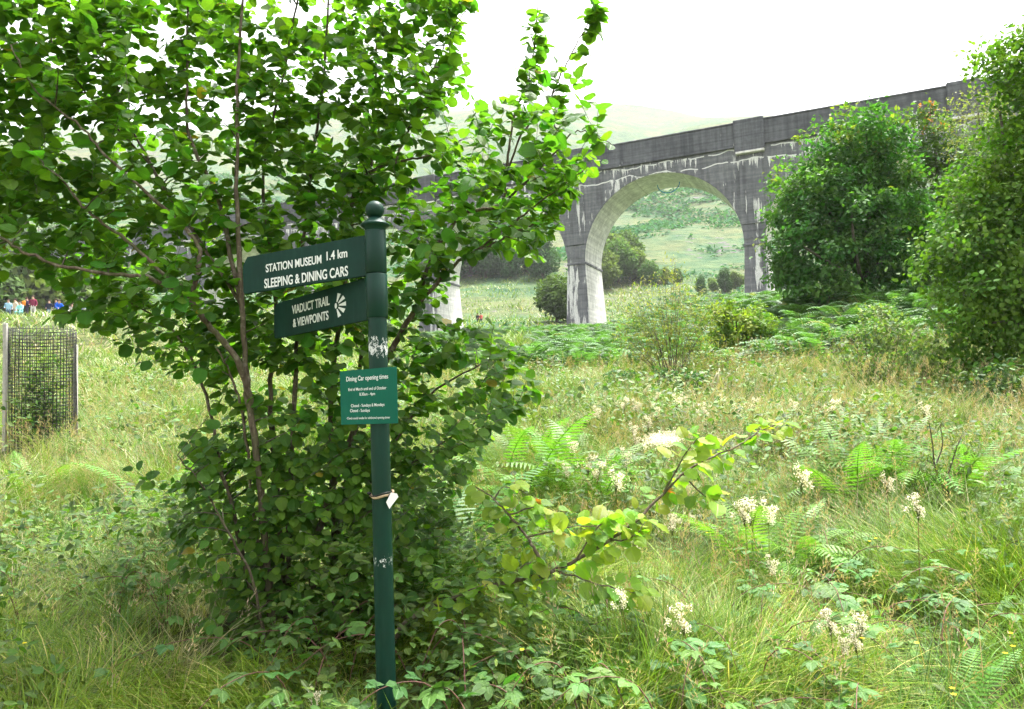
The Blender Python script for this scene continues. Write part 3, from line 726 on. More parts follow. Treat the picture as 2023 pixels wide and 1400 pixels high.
    lm = [mesh_np('leaf', T_, F_, M['hazel'], np.array([.062, .175, .02]), L_) for T_, F_, L_ in HAZEL]
    for i in big:
        o = obj('leaf', lm[var[i]], root)
        o.matrix_local = Matrix.Translation(Vector(pos[i]-b0)) @ Matrix(Fm[i].tolist()).to_4x4() @ Matrix.Diagonal((sz[i], sz[i], sz[i], 1))
    S = Soup()
    for k, (T_, F_, L_) in enumerate(HAZEL_LITE):
        m = (var == k) & ~isbig; S.inst(T_, F_, Fm[m], sz[m], pos[m]-b0, C[m], L_)
    obj('foliage', S.mesh('foliage', M['hazel']), root, kind='stuff')
    print('hazel leaves', N)
build_hazel()

# ---- low arching limb with yellow-green leaves, right of the post
def build_arching():
    R = np.random.default_rng(4)
    base = W(790, 1245, 4.45); base[2] = float(gz(base[0], 4.45)); b0 = base
    main = spline([W(*p) for p in [(760, 1290, 4.5), (810, 1222, 4.42), (880, 1190, 4.35), (960, 1160, 4.3), (1020, 1147, 4.28), (1080, 1132, 4.25), (1140, 1105, 4.25), (1200, 1070, 4.25), (1260, 1025, 4.3), (1310, 975, 4.35), (1350, 935, 4.4), (1400, 905, 4.45), (1450, 885, 4.5), (1500, 852, 4.55), (1545, 832, 4.6)]], 5)
    side = spline([W(*p) for p in [(1078, 1132, 4.25), (1062, 1095, 4.3), (1040, 1060, 4.35), (1005, 1018, 4.4), (975, 985, 4.45), (940, 962, 4.5)]], 5)
    tw = [[(1005, 1018, 4.4), (1060, 1000, 4.3), (1095, 1008, 4.25)], [(1040, 1060, 4.35), (1090, 1050, 4.25), (1140, 1040, 4.2), (1180, 1040, 4.2)], [(1140, 1105, 4.25), (1180, 1040, 4.2), (1230, 1020, 4.2)],
          [(1100, 1125, 4.25), (1170, 1150, 4.15), (1230, 1165, 4.1), (1265, 1175, 4.08)], [(1310, 975, 4.35), (1340, 920, 4.3), (1365, 880, 4.3), (1385, 860, 4.3)], [(1350, 935, 4.4), (1385, 975, 4.3), (1410, 985, 4.25)],
          [(1000, 1150, 4.28), (1030, 1120, 4.2), (1050, 1110, 4.2)], [(880, 1190, 4.35), (920, 1170, 4.2), (960, 1150, 4.2)], [(975, 985, 4.45), (1000, 960, 4.4), (1060, 985, 4.4)], [(1200, 1070, 4.25), (1250, 1060, 4.2), (1275, 1030, 4.2)], [(840, 1205, 4.4), (850, 1190, 4.3), (870, 1180, 4.25)]]
    tubes = [(main, np.concatenate([np.linspace(.021, .011, 30), np.linspace(.011, .003, len(main)-30)])), (side, np.linspace(.012, .003, len(side)))]
    tubes += [(spline([W(*p) for p in t], 4), None) for t in tw]
    tubes = [(P, rr if rr is not None else np.linspace(.006, .002, len(P))) for P, rr in tubes]
    root = thing('arching_limb', 'low arching hazel limb with yellow-green leaves reaching out over the grass', 'branch', tuple(b0))
    for k, (P, rr) in enumerate(tubes):
        v, f = tube(P-b0+R.normal(0, .003, P.shape), rr, 8 if k < 2 else 5); obj('limb' if k == 0 else 'side_branch', mesh_np('limb', v, f, M['bark']), root)
    pal = [(.16, .28, .03), (.2, .3, .035), (.11, .23, .03), (.24, .3, .04)]
    lm = [mesh_np('leaf', T_, F_, M['hazel'], np.array(pal[k % 4]), L_) for k, (T_, F_, L_) in enumerate(HAZEL+HAZEL[:2])]
    brown = mesh_np('brown_leaf', HAZEL[4][0], HAZEL[4][1], M['hazel'], np.array([.22, .09, .03]), HAZEL[4][2])
    n = 0
    for k, (P, rr) in enumerate(tubes):
        L = np.linalg.norm(np.diff(P, axis=0), axis=1).sum()
        u0 = .1 if k == 0 else .25
        cnt = int(L/(.0205 if k else .024)); sgn = 1
        for u in np.linspace(u0, 1, cnt):
            if k == 0 and u < .42 and R.uniform() < .5: continue
            x = u*(len(P)-1); i = min(int(x), len(P)-2); p = P[i]+(P[i+1]-P[i])*(x-i); tg = norm(P[i+1]-P[i])
            up = np.array([0.1, -.45, 1.0])+R.normal(0, .5, 3); up /= np.linalg.norm(up); lat = norm(np.cross(up, tg))
            d = lat*sgn*.8+tg*.5+np.array([0, -.1, -.35])+R.normal(0, .25, 3); sgn = -sgn
            s = R.uniform(.06, .108); mt = frames(d[None], up[None])[0]
            o = obj('leaf', brown if R.uniform() < .008 else lm[R.integers(0, len(lm))], root)
            o.matrix_local = Matrix.Translation(Vector(p-b0+norm(d)*R.uniform(.012, .06)+R.normal(0, .012, 3))) @ Matrix(mt.tolist()).to_4x4() @ Matrix.Diagonal((s, s, s, 1)); n += 1
    print('arching leaves', n)
build_arching()

# ---- generic shrub / tree
def build_plant(name, label, cat, base, stems, lobes, ntarget, nleaf, spread, leaf, lsize, col, cjit, mat='leaf', bark='bark_dark', upw=.8, seed=0, group=None, dmin=.12, tips=None, sm=5, part='crown', trunk='trunk'):
    """stems: list of (pts, r0, r1) world; lobes: (centre, (rx,ry,rz)) world"""
    R = np.random.default_rng(seed); b0 = np.asarray(base, float)
    st = [(spline(P, 5), None, a, b) for P, a, b in stems]; st = [(P, np.linspace(a, b, len(P))) for P, _, a, b in st]
    w = np.array([l[1][0]*l[1][1]*l[1][2] for l in lobes])**.75; w /= w.sum(); T = []
    for (c, r_), k in zip(lobes, R.multinomial(ntarget, w)):
        d = norm(R.normal(0, 1, (k, 3))); rr = R.uniform(0.18, 1, (k, 1))**(.42)
        T.append(np.asarray(c)+d*rr*np.asarray(r_)*(1+R.normal(0, .17, (k, 1))))
    T = thin(np.vstack(T), dmin); T = T[T[:, 2] > gz(T[:, 0], T[:, 1])+.1]
    T = T[np.argsort(np.linalg.norm(T-b0, axis=1))]
    tubes, twigs = skeleton(st, T, .004 if lsize > .05 else .002, .4, 4, .07, R)
    root = thing(name, label, cat, tuple(b0), 0, group)
    obj(trunk, tubes_mesh(trunk, [(P-b0, r_) for P, r_ in tubes], M[bark], lambda r: 8 if r > .05 else (5 if r > .012 else 3)), root)
    tipP = np.array([P[-1] for P in twigs]); midP = np.array([P[-2] for P in twigs]); N = len(twigs)*nleaf
    idx = np.repeat(np.arange(len(twigs)), nleaf); u = R.uniform(-.3, 1.15, N)[:, None]
    pos = midP[idx]+(tipP[idx]-midP[idx])*u+R.normal(0, spread, (N, 3))*np.array([1, 1, .65])
    cen = np.average([l[0] for l in lobes], axis=0); out = norm(pos-cen)
    nn = norm(np.array([0, 0, upw])+out*.6+R.normal(0, .45, (N, 3)))
    dr = norm(out*.6+R.normal(0, .8, (N, 3))+np.array([0, 0, -.25])); s = lsize*R.uniform(.65, 1.25, N)
    tw_tone = R.uniform(0, 1, len(twigs))[idx]
    C = np.asarray(col)*(1+cjit*(R.uniform(-1, 1, (N, 1))))*(1+.25*(tw_tone[:, None]-.5)); C = C*np.stack([1+.5*(tw_tone-.4), np.ones(N), np.ones(N)], -1)
    if tips is not None:   # new growth at the tips of some outer twigs
        hi = (np.linalg.norm((pos-cen)/np.ptp(pos, axis=0), axis=1) > .38) & (tw_tone > .82) & (R.uniform(0, 1, N) < .3) & (pos[:, 2] > cen[2]-.5); C[hi] = np.asarray(tips)*R.uniform(.7, 1.2, (hi.sum(), 1))
    S = Soup(); S.inst(leaf[0], leaf[1], frames(dr, nn), s, pos-b0, C, leaf[2])
    obj(part, S.mesh(part, M[mat]), root, kind='stuff')
    return root
QUAD = (np.array([[-.32, .35, .05], [0, 0, 0], [.32, .35, .05], [0, 1, -.1]]), np.array([[1, 2, 3], [1, 3, 0]]), np.zeros((4, 3)))
def gp(px, Y):
    p = W(px, 700, Y); return np.array([p[0], Y, float(gz(p[0], Y))])
def lobe(px, py, Y, r, ry=None, rz=None): return (W(px, py, Y), (r, ry or r, rz or r))

def trees():
    # oak on the bank
    b = gp(1715, 26); Y = 26
    st = [([b-[0, 0, .3], W(1712, 600, Y), W(1708, 540, Y)], .2, .15), ([W(1708, 545, Y), W(1660, 460, Y-.5), W(1620, 380, Y-.6)], .11, .04), ([W(1710, 545, Y), W(1716, 430, Y+.2), W(1712, 260, Y)], .13, .03),
          ([W(1708, 560, Y), W(1640, 520, Y-.8), W(1560, 470, Y-1)], .09, .03), ([W(1710, 560, Y), W(1770, 470, Y+.2), W(1810, 400, Y)], .1, .03), ([W(1708, 575, Y), W(1690, 500, Y-1.2), W(1680, 400, Y-1.4)], .08, .03), ([W(1708, 580, Y), W(1650, 590, Y-.7), W(1600, 570, Y-.9)], .06, .02)]
    lo = [lobe(1700, 285, Y, 1.45), lobe(1725, 330, Y+.5, 1.5), lobe(1610, 390, Y, 1.5), lobe(1590, 490, Y-.5, 1.35), lobe(1680, 450, Y, 2.0), lobe(1770, 420, Y+.3, 1.6), lobe(1640, 570, Y-.6, 1.5, None, .9), lobe(1740, 520, Y, 1.5, None, 1.0), lobe(1560, 420, Y, .8), lobe(1555, 545, Y-.4, .6), lobe(1700, 615, Y-.8, 1.3, None, .7)]
    build_plant('oak_tree', 'dense round-crowned oak on the bracken bank in front of the viaduct', 'tree', b, st, lo, 760, 60, .21, QUAD, .18, (.05, .125, .026), .4, seed=31, dmin=.28, tips=(.16, .19, .04))
    # second oak with orange shoots behind it
    b = gp(1850, 29); Y = 29
    st = [([b-[0, 0, .3], W(1850, 520, Y), W(1850, 300, Y)], .16, .04), ([W(1850, 520, Y), W(1890, 420, Y), W(1900, 360, Y)], .08, .03)]
    lo = [lobe(1845, 240, Y, .9), lobe(1855, 300, Y, 1.2), lobe(1840, 400, Y, 1.9), lobe(1900, 470, Y, 1.7), lobe(1820, 470, Y, 1.6), lobe(1850, 560, Y, 1.8), lobe(1900, 380, Y, 1.2), lobe(1920, 560, Y, 1.6)]
    build_plant('oak_tree', 'oak with rusty orange new shoots behind the round-crowned oak', 'tree', b, st, lo, 520, 56, .22, QUAD, .18, (.05, .12, .028), .4, seed=32, dmin=.28, tips=(.36, .17, .06))
    # pale birch against the viaduct
    b = gp(1955, 24); Y = 24
    st = [([b-[0, 0, .3], W(1955, 450, Y), W(1930, 200, Y)], .1, .02), ([W(1953, 450, Y), W(1985, 300, Y), W(1990, 220, Y)], .05, .015)]
    lo = [lobe(1925, 240, Y, .9, None, 1.1), lobe(1960, 330, Y, 1.1, None, 1.5), lobe(1930, 420, Y, .9, None, 1.2), lobe(1990, 250, Y, 1.0, None, 1.4)]
    build_plant('birch_tree', 'thin pale grey-green birch between the oak and the viaduct parapet', 'tree', b, st, lo, 230, 34, .2, QUAD, .10, (.12, .16, .07), .3, seed=33, dmin=.22)
    # alders at the right
    b = gp(2085, 13.5); Y = 13.5
    st = [([b-[0, 0, .3], W(2080, 600, Y), W(2060, 300, Y), W(2060, 60, Y)], .12, .02), ([W(2080, 620, Y), W(1990, 520, Y-.4), W(1880, 500, Y-.6)], .06, .02), ([W(2072, 480, Y), W(2000, 350, Y), W(1975, 220, Y)], .06, .02), ([W(2080, 700, Y), W(2010, 640, Y-.6), W(1930, 640, Y-.8)], .05, .015)]
    lo = [lobe(2040, 120, Y, .85), lobe(2010, 210, Y, .6), lobe(2050, 300, Y, 1.0), lobe(2000, 420, Y-.1, .9), lobe(1925, 480, Y-.5, .65), lobe(1870, 500, Y-.6, .45), lobe(1960, 570, Y-.5, .9), lobe(1900, 590, Y-.6, .5), lobe(2000, 670, Y-.4, .75), lobe(2080, 480, Y, 1.2), lobe(2120, 250, Y, 1.1), lobe(1935, 690, Y-.7, .45), lobe(1850, 545, Y-.7, .4), lobe(1890, 640, Y-.8, .4), lobe(2010, 560, Y-.6, .8), lobe(2020, 130, Y-.2, .7), lobe(1975, 300, Y-.2, .6), lobe(1990, 730, Y-.6, .5), lobe(1960, 390, Y-.2, .7), lobe(1900, 440, Y-.3, .5), lobe(1940, 340, Y, .45)]
    build_plant('alder_tree', 'bright leafy alder at the meadow edge, its crown rising above the viaduct parapet', 'tree', b, st, lo, 820, 40, .16, OVAL, .1, (.07, .17, .022), .4, seed=34, dmin=.17)
    # small bushes of the middle distance
    b = gp(1455, 21); Y = 21
    st = [([b-[0, 0, .1], W(1455, 640, Y), W(1445, 600, Y)], .03, .01), ([b, W(1480, 660, Y), W(1490, 630, Y)], .02, .01), ([b, W(1430, 670, Y), W(1425, 640, Y)], .02, .01)]
    build_plant('bright_bush', 'small bright green bush standing alone before the bracken', 'bush', b, st, [lobe(1455, 655, Y, .75, None, .7), lobe(1430, 612, Y, .35, None, .4), lobe(1495, 640, Y, .5), lobe(1470, 695, Y, .6)], 260, 28, .09, QUAD, .11, (.12, .19, .03), .3, seed=35, dmin=.12)
    # willow: thin upright stems
    R = np.random.default_rng(2); Y = 15.5; b = gp(1325, Y); st = []
    for k in range(34):
        a = R.uniform(0, 6.28); tipx = R.uniform(-1.35, 1.2); h = 3.0*(1-.35*abs(tipx))*R.uniform(.62, 1.05)
        tip = b+np.array([tipx, R.uniform(-.8, .8), h]); mid = b+np.array([tipx*.42, R.uniform(-.2, .2), h*.5])
        st.append(([b+np.array([R.normal(0, .12), R.normal(0, .12), -.05]), mid, tip], .012, .003))
    build_plant('willow_bush', 'wispy willow bush of thin upright stems in front of the arch', 'bush', b, st, [(b+[-.1, 0, 1.7], (.8, .6, 1.1)), (b+[-.6, 0, 1.2], (.5, .5, .8)), (b+[.55, 0, 1.3], (.55, .5, .9))], 330, 15, .1, LANCE, .085, (.15, .2, .06), .3, seed=36, dmin=.12, bark='bark', trunk='stems')
    # dark bramble dome under the willow
    b = gp(1300, 14.7)
    build_plant('bramble_thicket', 'low dark bramble thicket around the foot of the willow bush', 'bramble', b, [([b, b+[0, 0, .3]], .02, .01)], [(b+[-.5, 0, .3], (.6, .5, .35)), (b+[.3, 0, .3], (.6, .5, .35))], 260, 16, .08, OVAL, .085, (.04, .09, .03), .35, seed=37, dmin=.09, trunk='canes')
    # loose scrub in front of the oak
    R = np.random.default_rng(3); b = gp(1775, 13.5); st = []
    for k in range(22):
        tx = R.uniform(-1.3, 1.3); h = R.uniform(.8, 1.75)*(1-.25*abs(tx)); tip = b+np.array([tx, R.uniform(-.6, .6), h])
        st.append(([b+np.array([tx*.4+R.normal(0, .15), R.normal(0, .2), -.05]), b+np.array([tx*.7, 0, h*.5]), tip], .01, .003))
    build_plant('sallow_scrub', 'loose grey-green sallow scrub at the edge of the meadow below the oak', 'bush', b, st, [(b+[0, 0, .75], (1.2, .6, .6)), (b+[-.25, 0, 1.3], (.45, .4, .45)), (b+[.8, 0, .6], (.6, .5, .5))], 280, 15, .09, OVAL, .075, (.10, .16, .055), .35, seed=38, dmin=.1, trunk='stems')
    b = gp(1985, 11.5)
    build_plant('bramble_thicket', 'dark bramble thicket under the alder at the meadow edge', 'bramble', b, [([b, b+[0, 0, .3]], .02, .01)], [(b+[0, 0, .35], (.9, .6, .45))], 200, 16, .08, OVAL, .08, (.04, .09, .025), .35, seed=39, dmin=.1, trunk='canes')
    # dark twiggy rowan in the meadow, right
    Y = 6.4; b = gp(1868, Y); 
    st = [([b, W(1872, 960, Y), W(1885, 900, Y), W(1900, 860, Y)], .012, .004), ([b+[0, 0, .15], W(1850, 930, Y), W(1843, 880, Y), W(1835, 830, Y)], .012, .004), ([W(1850, 915, Y), W(1862, 880, Y), W(1858, 838, Y)], .008, .003), ([b+[0, 0, .1], W(1820, 980, Y), W(1800, 950, Y)], .008, .003)]
    build_plant('rowan_sapling', 'stunted dark-stemmed sapling with sparse leaves rising out of the ferns', 'sapling', b, st, [lobe(1850, 920, Y, .22, None, .2), lobe(1895, 900, Y, .16), lobe(1840, 960, Y, .2)], 70, 9, .03, LANCE, .05, (.08, .13, .04), .35, seed=40, dmin=.05, trunk='stems')
trees()

# ---- background trees: three prototypes, copied
def far_trees():
    def proto(seed, lobes, col, ls):
        b = np.array([0, 0, 500.0]); R = np.random.default_rng(seed)
        S = Soup(); st = [(np.array([[0, 0, -.5], [0, 0, 2.0], [0, 0, 4.5]]), np.array([.18, .14, .05]))]
        for c, r in lobes: st.append((np.array([[0, 0, 1.2], np.array(c)*.6, np.array(c)]), np.array([.1, .06, .02])))
        tm = tubes_mesh('trunk', st, M['bark_dark'], lambda r: 6)
        for c, r in lobes:
            k = int(1300*(r/2)**2); d = norm(R.normal(0, 1, (k, 3))); clump = vnoise(d[:, 0]*3+9, d[:, 2]*3+d[:, 1]*2, seed)
            rr = r*R.uniform(.3, 1, (k, 1))**.4*(.8+.4*clump[:, None]); pos = np.array(c)+d*rr
            nn = norm(d+[0, 0, .6]+R.normal(0, .5, (k, 3))); dr = norm(R.normal(0, 1, (k, 3)))
            C = np.array(col)*(1+.35*R.uniform(-1, 1, (k, 1)))
            S.inst(QUAD[0], QUAD[1], frames(dr, nn), ls*R.uniform(.6, 1.3, k), pos, C, QUAD[2])
        return tm, S.mesh('crown', M['far'])
    prot = [proto(51, [((0, 0, 3.4), 1.7), ((.9, .3, 2.4), 1.5), ((-.9, -.2, 2.3), 1.5), ((.1, -.8, 1.7), 1.4)], (.075, .13, .05), .42),
            proto(52, [((0, 0, 4.6), 1.3), ((.4, .3, 3.2), 1.6), ((-.5, 0, 2.2), 1.7), ((.5, -.3, 1.5), 1.4)], (.045, .085, .04), .36),
            proto(53, [((0, 0, 3.0), 1.5), ((1.5, .2, 2.2), 1.3), ((-1.4, .1, 2.4), 1.4), ((.4, .6, 3.8), 1.1), ((0, -.7, 1.4), 1.6)], (.11, .16, .06), .45)]
    used = set()
    def put(k, px, Y, s, label, group=None, sx=1.0, name='broadleaf_tree'):
        p = gp(px, Y); r = thing(name, label, 'tree', (p[0], p[1], p[2]-.2), random.uniform(0, 6), group)
        obj('trunk', prot[k][0], r); obj('crown', prot[k][1], r, kind='stuff'); r.scale = (s*sx, s*sx, s)
    put(0, 1103, 96, 1.25, 'round pale willow beside the streaked viaduct pier', sx=1.15, name='willow_tree')
    for i, (px, Y, s, k) in enumerate([(965, 172, 2.2, 1), (985, 180, 2.6, 1), (1015, 170, 1.9, 1), (1045, 176, 2.4, 1), (1078, 168, 2.0, 1), (935, 178, 2.4, 0), (895, 174, 2.2, 1)]):
        put(k, px, Y, s, 'dark green tree in the row behind the viaduct, beside the round willow', 'dark trees behind the viaduct')
    for px, Y, s, k in [(1200, 158, 1.7, 2), (1228, 164, 2.0, 0), (1262, 168, 1.7, 2), (1290, 162, 1.1, 0), (1213, 176, 2.2, 2), (1245, 180, 2.0, 0), (1318, 164, .8, 2), (1345, 166, .7, 0)]:
        put(k, px, Y, s, 'pale green tree seen through the arch at the foot of the hill', 'trees seen through the arch')
    for px, Y, s, k in [(1392, 150, .7, 1), (1415, 155, .6, 2), (1440, 152, .9, 1), (1460, 158, .8, 2), (1552, 110, 1.6, 1), (1575, 112, 1.5, 1)]:
        put(k, px, Y, s, 'small dark bush on the slope behind the far pier', 'bushes behind the far pier', name='hill_bush')
    for px, Y, s, k in [(30, 78, 1.9, 2), (100, 82, 1.7, 0), (-20, 76, 1.8, 0), (170, 84, 1.6, 2), (240, 86, 1.6, 0), (130, 92, 1.7, 2), (60, 90, 1.9, 1)]:
        put(k, px, Y, s, 'yellow-green tree on the slope above the walkers', 'trees above the walkers')
    for px, Y, s, k in [(20, 175, 2.6, 1), (60, 185, 2.8, 0), (95, 180, 2.7, 1), (130, 190, 2.8, 0), (165, 185, 2.6, 1), (200, 195, 2.8, 0), (-20, 180, 2.7, 0), (40, 215, 2.8, 1), (110, 220, 2.8, 1), (180, 225, 2.8, 1), (260, 200, 2.6, 0), (330, 210, 2.6, 1)]:
        put(k, px, Y, s, 'hazy blue-green tree on the hillside beyond the viaduct', 'hillside trees beyond the viaduct')
    for px, Y, s, k in [(1222, 330, 1.6, 0), (1180, 300, 1.2, 1)]:
        put(k, px, Y, s, 'lone scrubby tree dotted on the open hillside above the arch', 'lone hillside trees', name='hill_tree')
far_trees()

# ------------------------------------------------------------------ ferns
def ferns():
    fr = []
    for k in range(4):
        v, f, c = frond_template(22, 1.0, .15+.02*k, [.55, .7, .8, .5][k], 3, k, [1.25, 1.2, 1.15, 1.3][k]); fr.append((v, f, c))
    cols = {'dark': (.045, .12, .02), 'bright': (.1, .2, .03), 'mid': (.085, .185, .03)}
    me = {(k, c): mesh_np('frond', fr[k][0], fr[k][1], M['fern'], fr[k][2]*np.array(cols[c])) for k in range(4) for c in cols}
    R = np.random.default_rng(8)
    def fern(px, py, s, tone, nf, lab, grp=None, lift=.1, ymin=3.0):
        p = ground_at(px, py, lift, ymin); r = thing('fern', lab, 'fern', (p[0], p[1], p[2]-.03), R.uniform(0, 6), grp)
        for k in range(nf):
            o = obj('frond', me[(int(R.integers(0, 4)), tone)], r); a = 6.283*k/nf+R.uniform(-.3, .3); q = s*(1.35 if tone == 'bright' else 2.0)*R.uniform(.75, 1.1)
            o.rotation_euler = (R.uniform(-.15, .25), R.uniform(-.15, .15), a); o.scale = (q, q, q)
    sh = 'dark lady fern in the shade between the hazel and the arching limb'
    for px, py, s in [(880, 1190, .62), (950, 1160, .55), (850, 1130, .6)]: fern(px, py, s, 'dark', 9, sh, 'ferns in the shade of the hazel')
    lab = 'feathery green fern in the long grass just beyond the arching limb'
    for px, py, s in [(1090, 1010, .62), (1150, 1000, .55), (1030, 1010, .6), (1000, 960, .55), (1120, 960, .5), (1065, 925, .5), (1190, 1000, .5)]: fern(px, py, s, 'mid', 10, lab, 'ferns beyond the arching limb')
    lab = 'bright yellow-green fern standing clear in the grass right of the arching limb'
    for px, py, s in [(1500, 1130, .62), (1545, 1120, .6), (1470, 1100, .5), (1590, 1110, .5)]: fern(px, py, s, 'bright', 10, lab, 'bright ferns in the open grass')
    lab = 'green fern clustered at the foot of the stunted dark-stemmed sapling'
    for px, py, s in [(1690, 1010, .5), (1760, 990, .55), (1820, 1000, .6), (1900, 1000, .55), (1740, 960, .5), (1640, 990, .45)]: fern(px, py, s, 'mid', 9, lab, 'ferns by the stunted sapling')
    fern(58, 985, .6, 'bright', 7, 'small bright fern at the foot of the tree guard')
    fern(330, 1010, .5, 'mid', 7, 'small fern at the grassy edge of the hazel')
    fern(1905, 1400, .26, 'mid', 7, 'low fern among the buttercups at the path edge', lift=.15, ymin=2.8)
    # bracken mass
    v, f, c = frond_template(14, 1.0, .26, .75, 1, 9, 1.25, 4)
    N = 2700; X = R.uniform(-9, 24, N*3); Y = R.uniform(16, 60, N*3)
    pxl = CX+F_PX*X/Y
    bank = (X > 3.2+.1*(Y-16)) & (Y > 18) & (Y < 42) & (vnoise(X*.2, Y*.2, 2) > .2)
    strip = (pxl > 880) & (pxl < 1560) & (Y > 21) & (Y < 52) & (vnoise(X*.25, Y*.18, 4) > .56)
    m = (bank | strip); X, Y = X[m][:N], Y[m][:N]; n = len(X); Z = gz(X, Y)
    # three fronds a plant
    P = np.repeat(np.stack([X, Y, Z-.03], -1), 3, 0); a = R.uniform(0, 6.283, len(P)); d = np.stack([np.cos(a), np.sin(a), np.zeros(len(P))], -1)
    tone = R.uniform(.5, 1.35, (len(P), 1)); C = np.array([.06, .14, .05])*tone; C[R.uniform(0, 1, len(P)) < .02] = (.14, .16, .04)
    V, Fc = scatter(v, f, frames(d, np.tile([0, 0, 1.0], (len(P), 1))), R.uniform(.75, 1.45, len(P)), P)
    Cv = np.repeat(C, len(v), 0)*np.tile(c, (len(P), 1))
    o = tag(obj('bracken', mesh_np('bracken', V, Fc, M['fern'], Cv), kind='stuff'), 'mass of green bracken covering the bank below the oak and the viaduct', 'bracken')
    print('bracken tris', len(Fc))
ferns()

# ------------------------------------------------------------------ brambles
def brambles():
    R = np.random.default_rng(12)
    cols = [(.06, .15, .035), (.075, .165, .045), (.05, .125, .035), (.09, .18, .04)]
    tri = [mesh_np('leaf', T, Fc, M['bramble'], np.array(cols[k]), L) for k, (T, Fc, L) in enumerate(TRI)]
    def make(lab, grp, p, rz, L, n, h, s):
        r = thing('bramble', lab, 'bramble', tuple(p), rz, grp)
        for c in range(2):
            a = R.uniform(-.5, .5)+c*2.2; d = np.array([math.cos(a), math.sin(a), 0]); ln = L*R.uniform(.8, 1.1)
            P = spline([np.array([0, 0, 0]), d*ln*.25+[0, 0, h], d*ln*.65+[0, 0, h*1.15], d*ln+[0, 0, h*.75]], 5)
            v, f = tube(P, np.linspace(.004, .0018, len(P)), 4); obj('cane', mesh_np('cane', v, f, M['cane']), r)
            for k, u in enumerate(np.linspace(.22, 1, n)):
                x = u*(len(P)-1); i = min(int(x), len(P)-2); q = P[i]+(P[i+1]-P[i])*(x-i); sd_ = 1 if k % 2 else -1
                lat = np.array([-d[1], d[0], 0])*sd_; dd = lat+d*.5+[0, 0, .1]+R.normal(0, .2, 3); up = np.array([0, -.3, 1])+R.normal(0, .25, 3)
                o = obj('leaf', tri[int(R.integers(0, 4))], r); m = frames(dd[None], up[None])[0]; ss = s*R.uniform(.75, 1.2)
                o.matrix_local = Matrix.Translation(Vector(q)) @ Matrix(m.tolist()).to_4x4() @ Matrix.Diagonal((ss, ss, ss, 1))
    sets = [('bramble spray with toothed leaves at the shady foot of the hazel', 'brambles at the foot of the hazel', [(560, 1240), (640, 1210), (700, 1160), (600, 1330), (680, 1270), (820, 1260), (850, 1330)]),
            ('leafy green bramble spray low in the grass below the arching limb', 'brambles below the arching limb', [(930, 1260), (1000, 1310), (1080, 1270), (1150, 1330), (920, 1370), (1060, 1380), (1200, 1230), (1290, 1280)]),
            ('pale glossy bramble spray trailing through the grass towards the path on the open side', 'brambles in the open grass', [(1480, 1310), (1560, 1370), (1420, 1370), (1330, 1380), (1760, 1170), (1830, 1185), (1900, 1200), (1700, 1195), (1640, 1090), (1960, 1160), (1560, 1120), (1400, 1190), (1620, 1180), (1850, 1260), (1500, 1240), (1950, 1070), (1780, 1080), (1700, 1340)]),
            ('bramble spray among the grass away from the hazel, near the tree guard', 'brambles near the tree guard', [(100, 1050), (40, 1150), (330, 1060), (230, 1160), (330, 1150)])]
    t = NT('bramble_cane'); M['cane'] = t.done(t.pbr(c4(.13, .06, .045), .6, .3))
    for lab, grp, pts in sets:
        for px, py in pts:
            p = ground_at(px, py, .28, 2.8); make(lab, grp, (p[0], p[1], p[2]-.02), R.uniform(0, 6), R.uniform(.45, .85), int(R.integers(6, 9)), R.uniform(.22, .38), R.uniform(.10, .135))
brambles()

# ------------------------------------------------------------------ grass and herbs
def blades(S, P, h, w, az, lean, bend, C, segs=3, twist=None):
    N = len(P); t = np.linspace(0, 1, segs+1); R_ = np.random.default_rng(N)
    tw = R_.uniform(-1.2, 1.2, N) if twist is None else twist
    hx, hy = np.cos(az), np.sin(az); sx, sy = -np.sin(az+tw), np.cos(az+tw); V = []
    for k, u in enumerate(t):
        off = h*(lean*u+bend*u*u); zz = h*(u-.42*np.minimum(bend, 1.3)*u*u-.18*lean*u)
        c = P+np.stack([hx*off, hy*off, zz], -1); ww = w*(1-u)**.75*.5
        if k < segs: V += [c-np.stack([sx*ww, sy*ww, 0*ww], -1), c+np.stack([sx*ww, sy*ww, 0*ww], -1)]
        else: V += [c]
    V = np.stack(V, 1); n = V.shape[1]; Fc = []
    for k in range(segs-1): a = 2*k; Fc += [(a, a+1, a+3), (a, a+3, a+2)]
    a = 2*(segs-1); Fc += [(a, a+1, a+2)]
    Fc = np.array(Fc)[None]+(np.arange(N)*n)[:, None, None]
    S.add(V.reshape(-1, 3), Fc.reshape(-1, 3), np.repeat(C, n, 0)); return V[:, -1]
def field(R, n, y0, y1, half=.74):
    """points spread evenly over the wedge of meadow between two distances"""
    y = np.sqrt(R.uniform(y0*y0, y1*y1, n)); x = R.uniform(-half, half, n)*y; return x, y
